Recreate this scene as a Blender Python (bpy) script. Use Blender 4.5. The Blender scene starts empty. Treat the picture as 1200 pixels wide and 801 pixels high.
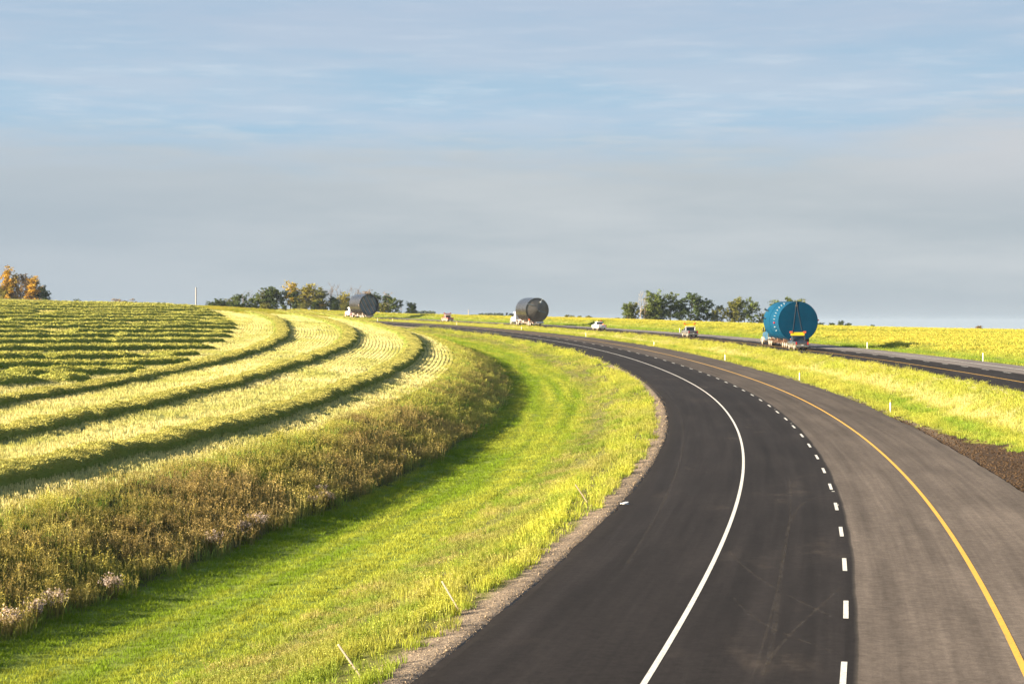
import bpy, bmesh, math, numpy as np
from mathutils import Vector, Matrix

rng = np.random.default_rng(7)
SC = bpy.context.scene
COL = SC.collection
# ------------------------------------------------------------------ road geometry
F = 2100.0; H0 = 378.0                       # lens in photo pixels, eye-level row
R = 884.0                                    # radius of the highway's curve
HD0 = math.radians(11.18)
P0 = np.array([7.14, 38.6])
CEN = P0 + R * np.array([-math.cos(HD0), math.sin(HD0)])
A0 = math.atan2(P0[1] - CEN[1], P0[0] - CEN[0])

def sd(x, y):
    dx = np.asarray(x) - CEN[0]; dy = np.asarray(y) - CEN[1]
    a = np.arctan2(dy, dx) - A0
    a = (a + math.pi) % (2 * math.pi) - math.pi
    return R * a, np.hypot(dx, dy) - R

def xy(s, d):
    a = A0 + np.asarray(s) / R
    r = R + np.asarray(d)
    return CEN[0] + r * np.cos(a), CEN[1] + r * np.sin(a)

ZN = np.array([(-300,-7.4),(-60,-7.55),(0,-7.57),(40,-7.6),(80,-7.52),(108,-7.25),(135,-6.98),(162,-6.62),(189,-6.26),(216,-5.7),(243,-5.15),(270,-4.55),(297,-3.98),(324,-3.42),(351,-2.86),(378,-2.36),(430,-1.35),(458,-.75),(485,-.35),(518,.26),(585,1.2),(700,2.2),(900,2.4),(3000,2)])
ZF = np.array([(-300,-5.2),(-60,-5.3),(60,-5.25),(130,-4.94),(185,-4.47),(230,-3.98),(270,-3.4),(312,-2.77),(382,-1.71),(440,-.69),(511,.26),(585,1.77),(650,2.4),(720,2.8),(900,3),(3000,2)])
def lin(t, T):
    t = np.asarray(t, float)
    return sum(np.interp(t + o, T[:,0], T[:,1]) for o in (-24,-12,0,12,24)) / 5
zn = lambda s: lin(s, ZN)
zf = lambda s: lin(s, ZF)
def tab(*p): return np.array(p, float)
TE = tab((0,.1),(40,.35),(80,.75),(130,.95),(180,1.15),(250,1.3),(330,1.5),(430,2.2),(520,2.4))
T1 = tab((0,.45),(40,.7),(80,1.0),(130,1.3),(170,1.45),(270,1.8),(350,2.4),(430,3.3),(500,3.4),(600,3.2))
T2 = tab((0,.5),(60,1.0),(90,1.3),(130,1.95),(170,2.2),(230,2.4),(290,2.7),(310,2.9),(400,3.8),(500,4.2),(600,4.2))
T3 = tab((0,.4),(85,1.3),(106,1.6),(132,1.9),(180,2.4),(250,2.8),(310,3.2),(400,3.9),(500,4.6),(600,4.6))
TR = tab((0,.25),(200,.2),(300,.4),(400,.95),(470,1.05),(520,.9),(600,.8))
TG = tab((0,1),(110,1),(200,.8),(300,.6),(420,.4))

KN = np.array([-57,-46.5,-36,-31.5,-24.5,-21.5,-17,-10.2,-9.15,-8.5,0,7.9,8.6,12.8,17.0,17.8,25,31.3,32.0,36,43.])
def knot_heights(s):
    n = zn(s); f = zf(s); g = lin(s, TG)
    low = .3
    return [n+lin(s,T3), n+lin(s,T2), n+lin(s,T1), n+lin(s,TE), n-1.65*g, n-1.8*g, n-1.6*g, n-.16, n-.06, n-low, n-low, n-low, n-.05,
            n+(f-n)*.42-.45, f-.06, f-low, f-low, f-low, f-.06, f-.5+.2*lin(s,TR), f+lin(s,TR)]

def sstep(a, b, x):
    t = np.clip((x - a) / (b - a), 0, 1)
    return t * t * (3 - 2 * t)

def corridor(s, d):
    Hk = np.stack(knot_heights(s))
    i = np.clip(np.searchsorted(KN, d, side='right') - 1, 0, len(KN) - 2)
    t = np.clip((d - KN[i]) / (KN[i+1] - KN[i]), 0, 1)
    t = .4 * t + .6 * t * t * (3 - 2 * t)
    k = np.arange(len(i))
    return Hk[i, k] * (1 - t) + Hk[i+1, k] * t

def px_pt(px, py, Y): return ((px - 600) / F * Y, Y, -(py - H0) / F * Y)

# outer terrain: thin-plate spline through surveyed points
ctl = []
for s_ in range(-40, 601, 64):
    for d_ in (-46.5, -57.):
        x_, y_ = xy(s_, d_); T = T2 if d_ > -50 else T3
        ctl.append((x_, y_, zn(s_) + lin(s_, T)))
    for d_ in (43., 50.):
        x_, y_ = xy(s_, d_); ctl.append((x_, y_, zf(s_) + lin(s_, TR) + (d_ - 43) * .012))
for Y_, z_ in ((150,-4.66),(230,-2.4),(320,.1),(420,3.0),(520,5.8),(610,8.0),(690,8.7),(780,8.6),(950,5.)):
    ctl.append((-.286 * Y_, Y_, z_)); ctl.append((-.36 * Y_, Y_, z_ + .01 * Y_ * .3))
for p in ((130,353.5,620),(230,357,620),(300,360,600),(360,364,600),(410,367,640)): ctl.append(px_pt(*p))
for p in ((130,356,760),(230,358,760),(300,360.5,760),(360,363.5,760),(420,367,760),(500,370,760),(230,366,950),(350,371,950),(460,376,950)): ctl.append(px_pt(*p))
for p in ((560,372.3,680),(640,373.6,650),(740,376.4,640),(850,380.,640),(950,382.8,620),(1030,384.4,600),(1100,386,600),(1200,388.,580),(1320,390.,560)): ctl.append(px_pt(*p))
for p in ((850,381.5,500),(950,384,480),(1030,385.5,480),(1100,387,470),(1200,389.5,440)): ctl.append(px_pt(*p))
for p in ((560,373.5,800),(740,376.6,760),(850,380.4,760),(950,383.6,760),(1100,387,760),(1250,391,760)): ctl.append(px_pt(*p))
for p in ((560,377,950),(740,380,950),(900,386,950),(1100,390,950),(1250,394,950)): ctl.append(px_pt(*p))
for p in ((60,-120,-7),(-60,-120,-7),(-220,0,-7),(-260,150,-3),(160,0,-6.),(220,200,-4.5)): ctl.append(p)
ctl = np.array(ctl)
def _phi(r2): return .5 * r2 * np.log(r2 + 1e-9)
def _tps(ctl, lam=40.):
    P = ctl[:, :2] / 100; n = len(P)
    r2 = ((P[:, None] - P[None]) ** 2).sum(-1)
    A = np.zeros((n+3, n+3)); A[:n,:n] = _phi(r2) + np.eye(n) * lam * 1e-4
    A[:n, n] = 1; A[:n, n+1:] = P; A[n, :n] = 1; A[n+1:, :n] = P.T
    b = np.zeros(n+3); b[:n] = ctl[:, 2]
    return P, np.linalg.solve(A, b)
TP, TW = _tps(ctl)
def outer(x, y):
    r = np.hypot(x, y)
    zfar = -.0055 * r
    out = zfar.copy()
    m = (r < 1500) & (y > -300)
    if m.any():
        xm = x[m] / 100; ym = y[m] / 100
        acc = TW[-3] + TW[-2] * xm + TW[-1] * ym
        for (cx, cy), w in zip(TP, TW[:-3]):
            acc = acc + w * _phi((xm - cx) ** 2 + (ym - cy) ** 2)
        acc = np.clip(acc, -14, 12)
        w = sstep(850, 1300, r[m]) 
        w = np.maximum(w, sstep(-40, -250, y[m]))
        out[m] = acc * (1 - w) + zfar[m] * w
    return out

def vnoise(x, y, seed=0):
    xi = np.floor(x).astype(np.int64); yi = np.floor(y).astype(np.int64)
    fx = x - xi; fy = y - yi
    fx = fx*fx*(3-2*fx); fy = fy*fy*(3-2*fy)
    def h(a, b):
        v = (a * 374761393 + b * 668265263 + seed * 974634777) & 0xFFFFFFFF
        v = ((v ^ (v >> 13)) * 1274126177) & 0xFFFFFFFF
        v = v ^ (v >> 16)
        return (v & 0xFFFF) / 65535.0
    return (h(xi,yi)*(1-fx)+h(xi+1,yi)*fx)*(1-fy)+(h(xi,yi+1)*(1-fx)+h(xi+1,yi+1)*fx)*fy
def fbm(x, y, seed=0, octv=4):
    a = 0; w = .5; tot = 0
    for o in range(octv):
        a = a + w * vnoise(x * 2**o, y * 2**o, seed + o * 17); tot += w; w *= .55
    return a / tot

def terrain_sd(s, d, x, y, rough=True):
    w = sstep(-72, -58, d) * (1 - sstep(43, 58, d)) * sstep(-220, -120, s) * (1 - sstep(760, 900, s))
    z = np.empty_like(x)
    o = outer(x, y)
    z = o.copy()
    m = w > 0
    if m.any():
        z[m] = o[m] * (1 - w[m]) + corridor(s[m], d[m]) * w[m]
    if rough:
        offroad = np.minimum(np.minimum(np.abs(d + 24) / 3, 1), 1)
        n = fbm(x / 2.2, y / 2.2, 3, 3) - .5
        n2 = fbm(x / 14, y / 14, 5, 3) - .5
        soft = sstep(-9.3, -11.5, d) + sstep(9, 11, d) * (1 - sstep(15, 16.7, d)) + sstep(32.6, 35, d)
        z = z + soft * (.10 * n + .28 * n2 * sstep(30, 120, np.hypot(x, y)))
    return z

def ground(x, y):
    x = np.atleast_1d(np.asarray(x, float)); y = np.atleast_1d(np.asarray(y, float))
    s, d = sd(x, y)
    return terrain_sd(s, d, x, y)
def gz(x, y): return float(ground(x, y)[0])
def road_z(s, d):
    return float(zn(s)) if d < 12 else float(zf(s))
def hit(px, py, y0=28, y1=1100):
    """the point of the ground seen at a pixel of the photograph"""
    u = (px - 600) / F; v = -(py - H0) / F
    Y = np.exp(np.linspace(math.log(y0), math.log(y1), 4000))
    g = ground(u * Y, Y) - v * Y
    i = np.where(g > 0)[0]
    k = i[0] if len(i) else np.argmax(g)
    return float(u * Y[k]), float(Y[k])

# ------------------------------------------------------------------ object helpers
def tag(o, label=None, cat=None, group=None, kind=None):
    if label: o['label'] = label
    if cat: o['category'] = cat
    if group: o['group'] = group
    if kind: o['kind'] = kind
    return o
def link(name, me, mat=None, parent=None):
    o = bpy.data.objects.new(name, me)
    COL.objects.link(o)
    if mat is not None:
        for m in (mat if isinstance(mat, (list, tuple)) else [mat]): me.materials.append(m)
    if parent is not None: o.parent = parent
    return o
def empty(name, loc, rz=0.0, rx=0.0):
    o = bpy.data.objects.new(name, None); COL.objects.link(o)
    o.location = loc; o.rotation_euler = (rx, 0, rz); o.empty_display_size = .3
    return o
def np_mesh(name, V, faces_flat, sizes, attrs=None, smooth=False, mat_idx=None):
    me = bpy.data.meshes.new(name)
    V = np.asarray(V, np.float32); faces_flat = np.asarray(faces_flat, np.int32); sizes = np.asarray(sizes, np.int32)
    me.vertices.add(len(V)); me.vertices.foreach_set('co', V.ravel())
    me.loops.add(len(faces_flat)); me.loops.foreach_set('vertex_index', faces_flat)
    me.polygons.add(len(sizes))
    st = np.concatenate([[0], np.cumsum(sizes)[:-1]]).astype(np.int32)
    me.polygons.foreach_set('loop_start', st)
    if mat_idx is not None: me.polygons.foreach_set('material_index', np.asarray(mat_idx, np.int32))
    me.polygons.foreach_set('use_smooth', np.full(len(sizes), smooth, bool))
    for k, (typ, dat) in (attrs or {}).items():
        a = me.attributes.new(k, typ, 'POINT')
        dat = np.asarray(dat, np.float32)
        if typ == 'FLOAT_COLOR':
            if dat.shape[1] == 3: dat = np.concatenate([dat, np.ones((len(dat), 1), np.float32)], 1)
            a.data.foreach_set('color', dat.ravel())
        elif typ == 'FLOAT_VECTOR': a.data.foreach_set('vector', dat.ravel())
        else: a.data.foreach_set('value', dat.ravel())
    me.update(calc_edges=True); me.validate()
    return me
def grid_faces(nr, nc, wrap=False):
    c = np.arange(nc if wrap else nc - 1)
    r = np.arange(nr - 1)
    rr, cc = np.meshgrid(r, c, indexing='ij')
    c2 = (cc + 1) % nc
    q = np.stack([rr*nc+cc, rr*nc+c2, (rr+1)*nc+c2, (rr+1)*nc+cc], -1).reshape(-1, 4)
    return q

class MB:
    """collects boxes, tubes and plates into one mesh"""
    def __init__(self): self.bm = bmesh.new()
    def _mv(self, geom_verts, M):
        bmesh.ops.transform(self.bm, matrix=M, verts=geom_verts)
    def box(self, x0, x1, y0, y1, z0, z1, top=None, bev=0.0):
        """top=(dx0,dx1,dy0,dy1): insets of the upper face"""
        t = top or (0, 0, 0, 0)
        v = [self.bm.verts.new(p) for p in ((x0,y0,z0),(x1,y0,z0),(x1,y1,z0),(x0,y1,z0),
             (x0+t[0],y0+t[2],z1),(x1-t[1],y0+t[2],z1),(x1-t[1],y1-t[3],z1),(x0+t[0],y1-t[3],z1))]
        fs = [self.bm.faces.new([v[i] for i in f]) for f in ((3,2,1,0),(4,5,6,7),(0,1,5,4),(1,2,6,5),(2,3,7,6),(3,0,4,7))]
        if bev > 0:
            ed = list({e for f in fs for e in f.edges})
            bmesh.ops.bevel(self.bm, geom=ed, offset=bev, segments=2, affect='EDGES', profile=.6)
        return self
    def prism(self, prof, x0, x1, bev=0.0, inset=None):
        """profile of (y,z) points extruded along x"""
        n = len(prof)
        a = [self.bm.verts.new((x0, p[0], p[1])) for p in prof]
        b = [self.bm.verts.new((x1, p[0], p[1])) for p in prof]
        fs = [self.bm.faces.new(a[::-1]), self.bm.faces.new(b)]
        for i in range(n): fs.append(self.bm.faces.new((a[i], a[(i+1) % n], b[(i+1) % n], b[i])))
        bmesh.ops.recalc_face_normals(self.bm, faces=fs)
        if bev > 0:
            ed = list({e for f in fs for e in f.edges})
            bmesh.ops.bevel(self.bm, geom=ed, offset=bev, segments=2, affect='EDGES', profile=.6)
        return self
    def tube(self, p, q, r0, r1=None, n=12, caps=True):
        p = Vector(p); q = Vector(q); r1 = r0 if r1 is None else r1
        ax = (q - p).normalized()
        t = Vector((0,0,1)) if abs(ax.z) < .9 else Vector((1,0,0))
        e1 = ax.cross(t).normalized(); e2 = ax.cross(e1)
        A = []; B = []
        for i in range(n):
            c = math.cos(2*math.pi*i/n); s_ = math.sin(2*math.pi*i/n)
            A.append(self.bm.verts.new(p + (e1*c + e2*s_) * r0)); B.append(self.bm.verts.new(q + (e1*c + e2*s_) * r1))
        fs = [self.bm.faces.new((A[i], A[(i+1)%n], B[(i+1)%n], B[i])) for i in range(n)]
        if caps: fs += [self.bm.faces.new(A[::-1]), self.bm.faces.new(B)]
        bmesh.ops.recalc_face_normals(self.bm, faces=fs)
        return self
    def poly(self, pts):
        self.bm.faces.new([self.bm.verts.new(p) for p in pts]); return self
    def build(self, name, mat, parent=None, smooth=None):
        me = bpy.data.meshes.new(name); 
        bmesh.ops.recalc_face_normals(self.bm, faces=self.bm.faces)
        self.bm.to_mesh(me); self.bm.free()
        if smooth: 
            me.shade_smooth(); me.set_sharp_from_angle(angle=math.radians(smooth))
        return link(name, me, mat, parent)

# ------------------------------------------------------------------ material helpers
class NT:
    def __init__(self, nt): self.nt = nt; nt.nodes.clear()
    def n(self, typ, **kw):
        nd = self.nt.nodes.new(typ)
        ins = kw.pop('ins', {})
        for k, v in kw.items(): setattr(nd, k, v)
        for k, v in ins.items():
            s_ = nd.inputs[k]
            if isinstance(v, bpy.types.NodeSocket): self.nt.links.new(v, s_)
            else: s_.default_value = v
        return nd
    def m(self, op, a, b=0.0, c=None, clamp=False):
        i = {0: a, 1: b}
        if c is not None: i[2] = c
        return self.n('ShaderNodeMath', operation=op, use_clamp=clamp, ins=i).outputs[0]
    def mix(self, f, a, b, blend='MIX'):
        nd = self.n('ShaderNodeMix', data_type='RGBA', blend_type=blend, clamp_factor=True)
        for k, v in ((0, f), (6, a), (7, b)):
            s_ = nd.inputs[k]
            if isinstance(v, bpy.types.NodeSocket): self.nt.links.new(v, s_)
            else: s_.default_value = v if not isinstance(v, tuple) or len(v) == 4 else (*v, 1)
        return nd.outputs[2]
    def noise(self, vec, scale, detail=3, rough=.55, out=0):
        i = {'Scale': scale, 'Detail': detail, 'Roughness': rough}
        if vec is not None: i['Vector'] = vec
        return self.n('ShaderNodeTexNoise', ins=i).outputs[out]
    def rng(self, v, a, b, c=0.0, d=1.0, smooth=True):
        nd = self.n('ShaderNodeMapRange', interpolation_type='SMOOTHSTEP' if smooth else 'LINEAR', ins={0: v, 1: a, 2: b, 3: c, 4: d})
        return nd.outputs[0]
    def out(self, sh): 
        o = self.n('ShaderNodeOutputMaterial'); self.nt.links.new(sh, o.inputs['Surface']); return o
def new_mat(name):
    m = bpy.data.materials.new(name); m.use_nodes = True
    return m, NT(m.node_tree)
def rgb(c): return (*c, 1) if len(c) == 3 else c

def paint(name, col, rough=.5, metal=0.0, var=.15, scale=3.0, dirt=None, coat=0.0, spec=.5):
    """a painted or bare surface with slight wear; dirt = colour that gathers low down on the thing (road mud)"""
    m, t = new_mat(name)
    tc = t.n('ShaderNodeTexCoord')
    nz = t.noise(tc.outputs['Object'], scale, 5, .6)
    f = t.rng(nz, .3, .7, 1 - var, 1 + var)
    c = t.mix(1.0, rgb(col), f, 'MULTIPLY')
    if dirt:
        z = t.n('ShaderNodeSeparateXYZ', ins={0: tc.outputs['Object']}).outputs[2]
        nz2 = t.noise(tc.outputs['Object'], 2.5, 4)
        k = t.m('ADD', t.rng(z, .35, 1.15, 1, 0), t.m('MULTIPLY', t.m('SUBTRACT', nz2, .5), .9), clamp=True)
        c = t.mix(t.m('MULTIPLY', k, .85), c, rgb(dirt))
    r = t.rng(nz, .2, .8, max(rough - .1, .02), min(rough + .1, 1))
    b = t.n('ShaderNodeBsdfPrincipled', ins={'Base Color': c, 'Roughness': r, 'Metallic': metal, 'Coat Weight': coat, 'Specular IOR Level': spec})
    t.out(b.outputs[0])
    return m

def leafy(name, trans=.35, attr_instancer=True, col=None, sat=1.0):
    m, t = new_mat(name)
    vc = t.n('ShaderNodeAttribute', attribute_name='vc', attribute_type='GEOMETRY').outputs['Color']
    if attr_instancer:
        ti = t.n('ShaderNodeAttribute', attribute_name='tint', attribute_type='INSTANCER').outputs['Color']
        c = t.mix(1.0, ti, vc, 'MULTIPLY')
    elif col is not None:
        rnd = t.n('ShaderNodeObjectInfo').outputs['Random']
        k = t.rng(rnd, 0, 1, .8, 1.2, False)
        c = t.mix(1.0, t.mix(1.0, rgb(col), k, 'MULTIPLY'), vc, 'MULTIPLY')
    else: c = vc
    d = t.n('ShaderNodeBsdfDiffuse', ins={'Color': c})
    tr = t.n('ShaderNodeBsdfTranslucent', ins={'Color': t.mix(1.0, c, (1.15, 1.05, .6, 1), 'MULTIPLY')})
    mx = t.n('ShaderNodeMixShader', ins={0: trans, 1: d.outputs[0], 2: tr.outputs[0]})
    t.out(mx.outputs[0])
    return m

def road_coords(t):
    """distance across (d) and along (s) the curved highway, in metres"""
    g = t.n('ShaderNodeNewGeometry')
    sp = t.n('ShaderNodeSeparateXYZ', ins={0: g.outputs['Position']})
    dx = t.m('SUBTRACT', sp.outputs[0], float(CEN[0])); dy = t.m('SUBTRACT', sp.outputs[1], float(CEN[1]))
    r = t.m('SQRT', t.m('ADD', t.m('MULTIPLY', dx, dx), t.m('MULTIPLY', dy, dy)))
    d = t.m('SUBTRACT', r, R)
    s_ = t.m('MULTIPLY', t.m('SUBTRACT', t.m('ARCTAN2', dy, dx), A0), R)
    return g.outputs['Position'], s_, d
def vec(t, a, b, c=0.0):
    nd = t.n('ShaderNodeCombineXYZ')
    for i, v in enumerate((a, b, c)):
        if isinstance(v, bpy.types.NodeSocket): t.nt.links.new(v, nd.inputs[i])
        else: nd.inputs[i].default_value = v
    return nd.outputs[0]

# ------------------------------------------------------------------ ground sheet
def build_ground():
    dk = np.concatenate([np.arange(-880, -300, 20), np.arange(-300, -70, 4), np.arange(-70, -33, .7), np.arange(-33, -8, .22), np.arange(-8, 8, 1.0),
                         np.arange(8, 18, .22), np.arange(18, 32, 1.0), np.arange(32, 47, .4), np.arange(47, 200, 4), np.arange(200, 700, 14),
                         700 * np.exp(np.linspace(0, math.log(13), 30))])
    full = 2 * math.pi * R
    sk = np.concatenate([np.arange(-60, 150, .5), np.arange(150, 720, 1.6), np.linspace(720, full - 60, 380, endpoint=False)])
    S, D = np.meshgrid(sk, dk, indexing='ij')
    s0 = S.ravel(); d = D.ravel()
    x, y = xy(s0, d)
    s = (s0 + full / 2) % full - full / 2
    z = terrain_sd(s, d, x, y)
    nr, nc = S.shape
    # base colours of what grows or lies there
    def C(*c): return np.array(c, float)
    n1 = fbm(x/5, y/5, 11, 4)[:, None]; n2 = fbm(s/26, d/3.2, 12, 4)[:, None]; n3 = fbm(x/60, y/60, 14, 3)[:, None]
    edge = (fbm(x/1.6, y/1.6, 15, 3) - .5)
    cross = C(.17,.165,.042) * (.75 + .5 * n1)
    stub = (C(.30,.27,.085) * n2 + C(.17,.19,.05) * (1 - n2)) * (.8 + .4 * n1)
    weed = (C(.075,.062,.02) * n1 + C(.07,.085,.02) * (1 - n1))
    mown = C(.15,.19,.03) * (.8 + .4 * n1)
    verge = (C(.13,.14,.025) * n2 + C(.10,.085,.035) * (1 - n2)) * (.8 + .4 * n1)
    grav = C(.215,.165,.118) * (.75 + .5 * fbm(x*3, y*3, 21, 2)[:, None])
    dirt = C(.045,.029,.018) * (.6 + .8 * fbm(x*2, y*2, 22, 3)[:, None])
    med = (C(.19,.185,.03) * n2 + C(.14,.17,.025) * (1 - n2)) * (.8 + .4 * n1)
    farv = C(.10,.15,.02) * (.75 + .5 * n1)
    fld = (C(.28,.265,.05) * n1 + C(.21,.22,.04) * (1 - n1)) * (.85 + .3 * n3)
    stripe = np.clip((fbm(x/90, y/7 + x/55, 25, 3)[:, None] - .56) * 9, 0, 1)
    fld = fld * (1 - .30 * stripe) * np.where(stripe > 0, C(1, 1.08, 1), C(1, 1, 1))
    tan = C(.36,.30,.16)
    def w(a, b, soft=.25, k=1.0):
        dd = d + edge * k
        return (np.clip((dd - a) / soft + .5, 0, 1) * (1 - np.clip((dd - b) / soft + .5, 0, 1)))[:, None]
    col = np.where((d < 0)[:, None], cross, fld)
    for a, b, c, soft, k in ((-63,-32.2,stub,2,2),(-32.2,-24.2,weed,.6,1.2),(-24.2,-16,mown,.5,1),(-16,-10.0,verge,1.2,.8),(-10.0,-8.2,grav,.2,.9),
                             (-8.2,8.0,dirt,.1,0),(8.0,17.5,med,.3,.6),(17.5,31.5,dirt,.1,0),(31.5,39,farv,1.5,2)):
        m = w(a, b, soft, k); col = col * (1 - m) + c * m
    # turned soil beside the right-hand shoulder, narrowing away from the bridge
    wid = np.interp(s, [-60, 20, 45, 62, 75, 90, 105, 400], [6.0, 5.6, 5.0, 3.8, 2.2, 1.1, .6, .5])
    m = (sstep(8.0, 8.3, d) * (1 - sstep(-.5, .5, (d - 8.0 - wid + edge * 2.2) / .5)))[:, None]
    col = col * (1 - m) + dirt * m
    m = (sstep(8.6, 8.9, d) * (1 - sstep(.7, 1.2, d - 8.4 + edge)) * sstep(55, 90, s))[:, None] * .6
    col = col * (1 - m) + grav * .75 * m
    m = (sstep(15.9, 16.4, d + edge * .6) * (1 - sstep(17.3, 17.5, d)))[:, None] * .8
    col = col * (1 - m) + tan * m
    m = (sstep(11.6, 12.6, d + edge * 2) * (1 - sstep(13.4, 14.4, d + edge * 2)) * sstep(.35, .6, fbm(s/30, d/3, 31, 3)))[:, None] * .75
    col = col * (1 - m) + tan * m
    V = np.stack([x, y, z], 1)
    q = grid_faces(nr, nc)
    wr = np.stack([(nr-1)*nc + np.arange(nc-1), (nr-1)*nc + np.arange(1, nc), np.arange(1, nc), np.arange(nc-1)], 1)
    q = np.concatenate([q, wr])[:, ::-1]
    me = np_mesh('ground', V, q.ravel(), np.full(len(q), 4), {'col': ('FLOAT_COLOR', np.clip(col, 0, 1))}, smooth=True)
    m, t = new_mat('ground_soil_and_turf')
    pos, sx, dx = road_coords(t)
    a = t.n('ShaderNodeAttribute', attribute_name='col').outputs['Color']
    f1 = t.noise(pos, 3.0, 6, .65); f2 = t.noise(pos, 14.0, 4, .6)
    k = t.m('MULTIPLY', t.rng(f1, .25, .75, .7, 1.3), t.rng(f2, .25, .75, .7, 1.3))
    c = t.mix(1.0, a, k, 'MULTIPLY')
    hgt = t.m('ADD', t.m('MULTIPLY', f1, .6), t.m('MULTIPLY', f2, .4))
    bp = t.n('ShaderNodeBump', ins={'Strength': .8, 'Distance': .12, 'Height': hgt})
    b = t.n('ShaderNodeBsdfPrincipled', ins={'Base Color': c, 'Roughness': .95, 'Specular IOR Level': .1, 'Normal': bp.outputs[0]})
    t.out(b.outputs[0])
    o = link('ground', me, m); tag(o, kind='structure')
build_ground()

# ------------------------------------------------------------------ roads
def asphalt(name, seam, dark, grey, edge_l, fade=.62):
    m, t = new_mat(name)
    pos, s_, d = road_coords(t)
    wob = t.m('MULTIPLY', t.m('SUBTRACT', t.noise(vec(t, t.m('MULTIPLY', s_, .12), 0.0), 1.0, 3), .5), .26)
    f = t.rng(t.m('ADD', d, wob), seam - .05, seam + .05)
    st = t.noise(vec(t, t.m('MULTIPLY', s_, .035), t.m('MULTIPLY', d, 1.7)), 1.0, 5, .6)      # streaks along the lane
    st2 = t.noise(vec(t, t.m('MULTIPLY', s_, .10), t.m('MULTIPLY', d, 6.0)), 1.0, 3, .6)
    blot = t.noise(vec(t, t.m('MULTIPLY', s_, .07), t.m('MULTIPLY', d, .25)), 1.0, 5, .62)
    fine = t.noise(pos, 55.0, 2, .7)
    old = t.mix(t.rng(s_, 10, 130), rgb(grey), rgb(tuple(v * fade for v in grey)))      # the older lane, paler near the bridge
    c = t.mix(f, rgb(dark), old)
    kg = t.m('MULTIPLY', t.rng(st, .28, .72, .80, 1.2), t.rng(st2, .25, .75, .92, 1.08))
    c = t.mix(1.0, c, kg, 'MULTIPLY')
    c = t.mix(1.0, c, t.rng(blot, .3, .7, .84, 1.18), 'MULTIPLY')
    # dust drifted over the surface
    dust = t.m('MULTIPLY', t.rng(blot, .56, .74, 0, 1), t.rng(t.noise(pos, .35, 6, .7), .4, .62))
    c = t.mix(t.m('MULTIPLY', dust, .30), c, (.13, .10, .075))
    # fresher lane edge and the joint
    jo = t.m('ABSOLUTE', t.m('SUBTRACT', t.m('ADD', d, wob), seam + .02))
    c = t.mix(t.rng(jo, .02, .07, .6, 0), c, (.012, .012, .012))
    rim = t.rng(t.m('ADD', d, t.m('MULTIPLY', wob, 1.2)), edge_l + .15, edge_l + .95, .55, 0)
    c = t.mix(rim, c, (.022, .018, .015))
    # wheel paths, polished darker
    for pc in ((-2.9,-1.1,1.15,2.95) if edge_l < 0 else (22.1,23.9,26.0,27.8)):
        q = t.m('ABSOLUTE', t.m('SUBTRACT', d, pc)); c = t.mix(1.0, c, t.rng(q, .1, .55, .88, 1.0), 'MULTIPLY')
    c = t.mix(1.0, c, t.rng(fine, .3, .7, .74, 1.26), 'MULTIPLY')
    c = t.mix(1.0, c, t.rng(t.noise(pos, 4.0, 7, .8), .3, .7, .76, 1.24), 'MULTIPLY')
    bp = t.n('ShaderNodeBump', ins={'Strength': .35, 'Distance': .01, 'Height': fine})
    b = t.n('ShaderNodeBsdfPrincipled', ins={'Base Color': c, 'Roughness': .9, 'Specular IOR Level': .09, 'Normal': bp.outputs[0]})
    t.out(b.outputs[0])
    return m
def build_road(label_z, dl, dr, mat):
    sk = np.concatenate([np.arange(-75, 160, 1.0), np.arange(160, 790, 2.0)])
    cols = [dl, dl + .25, dl + 1.2, -4.1, 0, .5, 3.9, dr - 1, dr] if dl < 0 else [dl, dl + .3, dl + 1.5, 21, 25, 25.5, 28.7, dr - 1, dr]
    V = []
    for j, d_ in enumerate([cols[0]] + cols + [cols[-1]]):
        wob = np.zeros(len(sk))
        if j in (0, 1): wob = (fbm(sk / 3.0, sk * 0 + 1.3, 41, 3) - .5) * .35
        if j >= len(cols): wob = (fbm(sk / 4.0, sk * 0 + 7.3, 43, 3) - .5) * .4
        x, y = xy(sk, d_ + wob)
        z = label_z(sk) + (-.4 if j in (0, len(cols) + 1) else (-.012 if j in (1, len(cols)) else 0))
        V.append(np.stack([x, y, z], 1))
    V = np.stack(V, 1); nr, nc = V.shape[:2]
    q = grid_faces(nr, nc)[:, ::-1]
    me = np_mesh('road', V.reshape(-1, 3), q.ravel(), np.full(len(q), 4))
    o = link('road', me, mat); tag(o, kind='structure')
build_road(zn, -8.9, 8.4, asphalt('asphalt_near', .24, (.0195,.0165,.0155), (.116,.094,.077), -8.9, .64))
build_road(zf, 17.3, 31.9, asphalt('asphalt_far', 25.5, (.020,.0165,.015), (.16,.14,.128), 17.3, 1.0))

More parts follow.
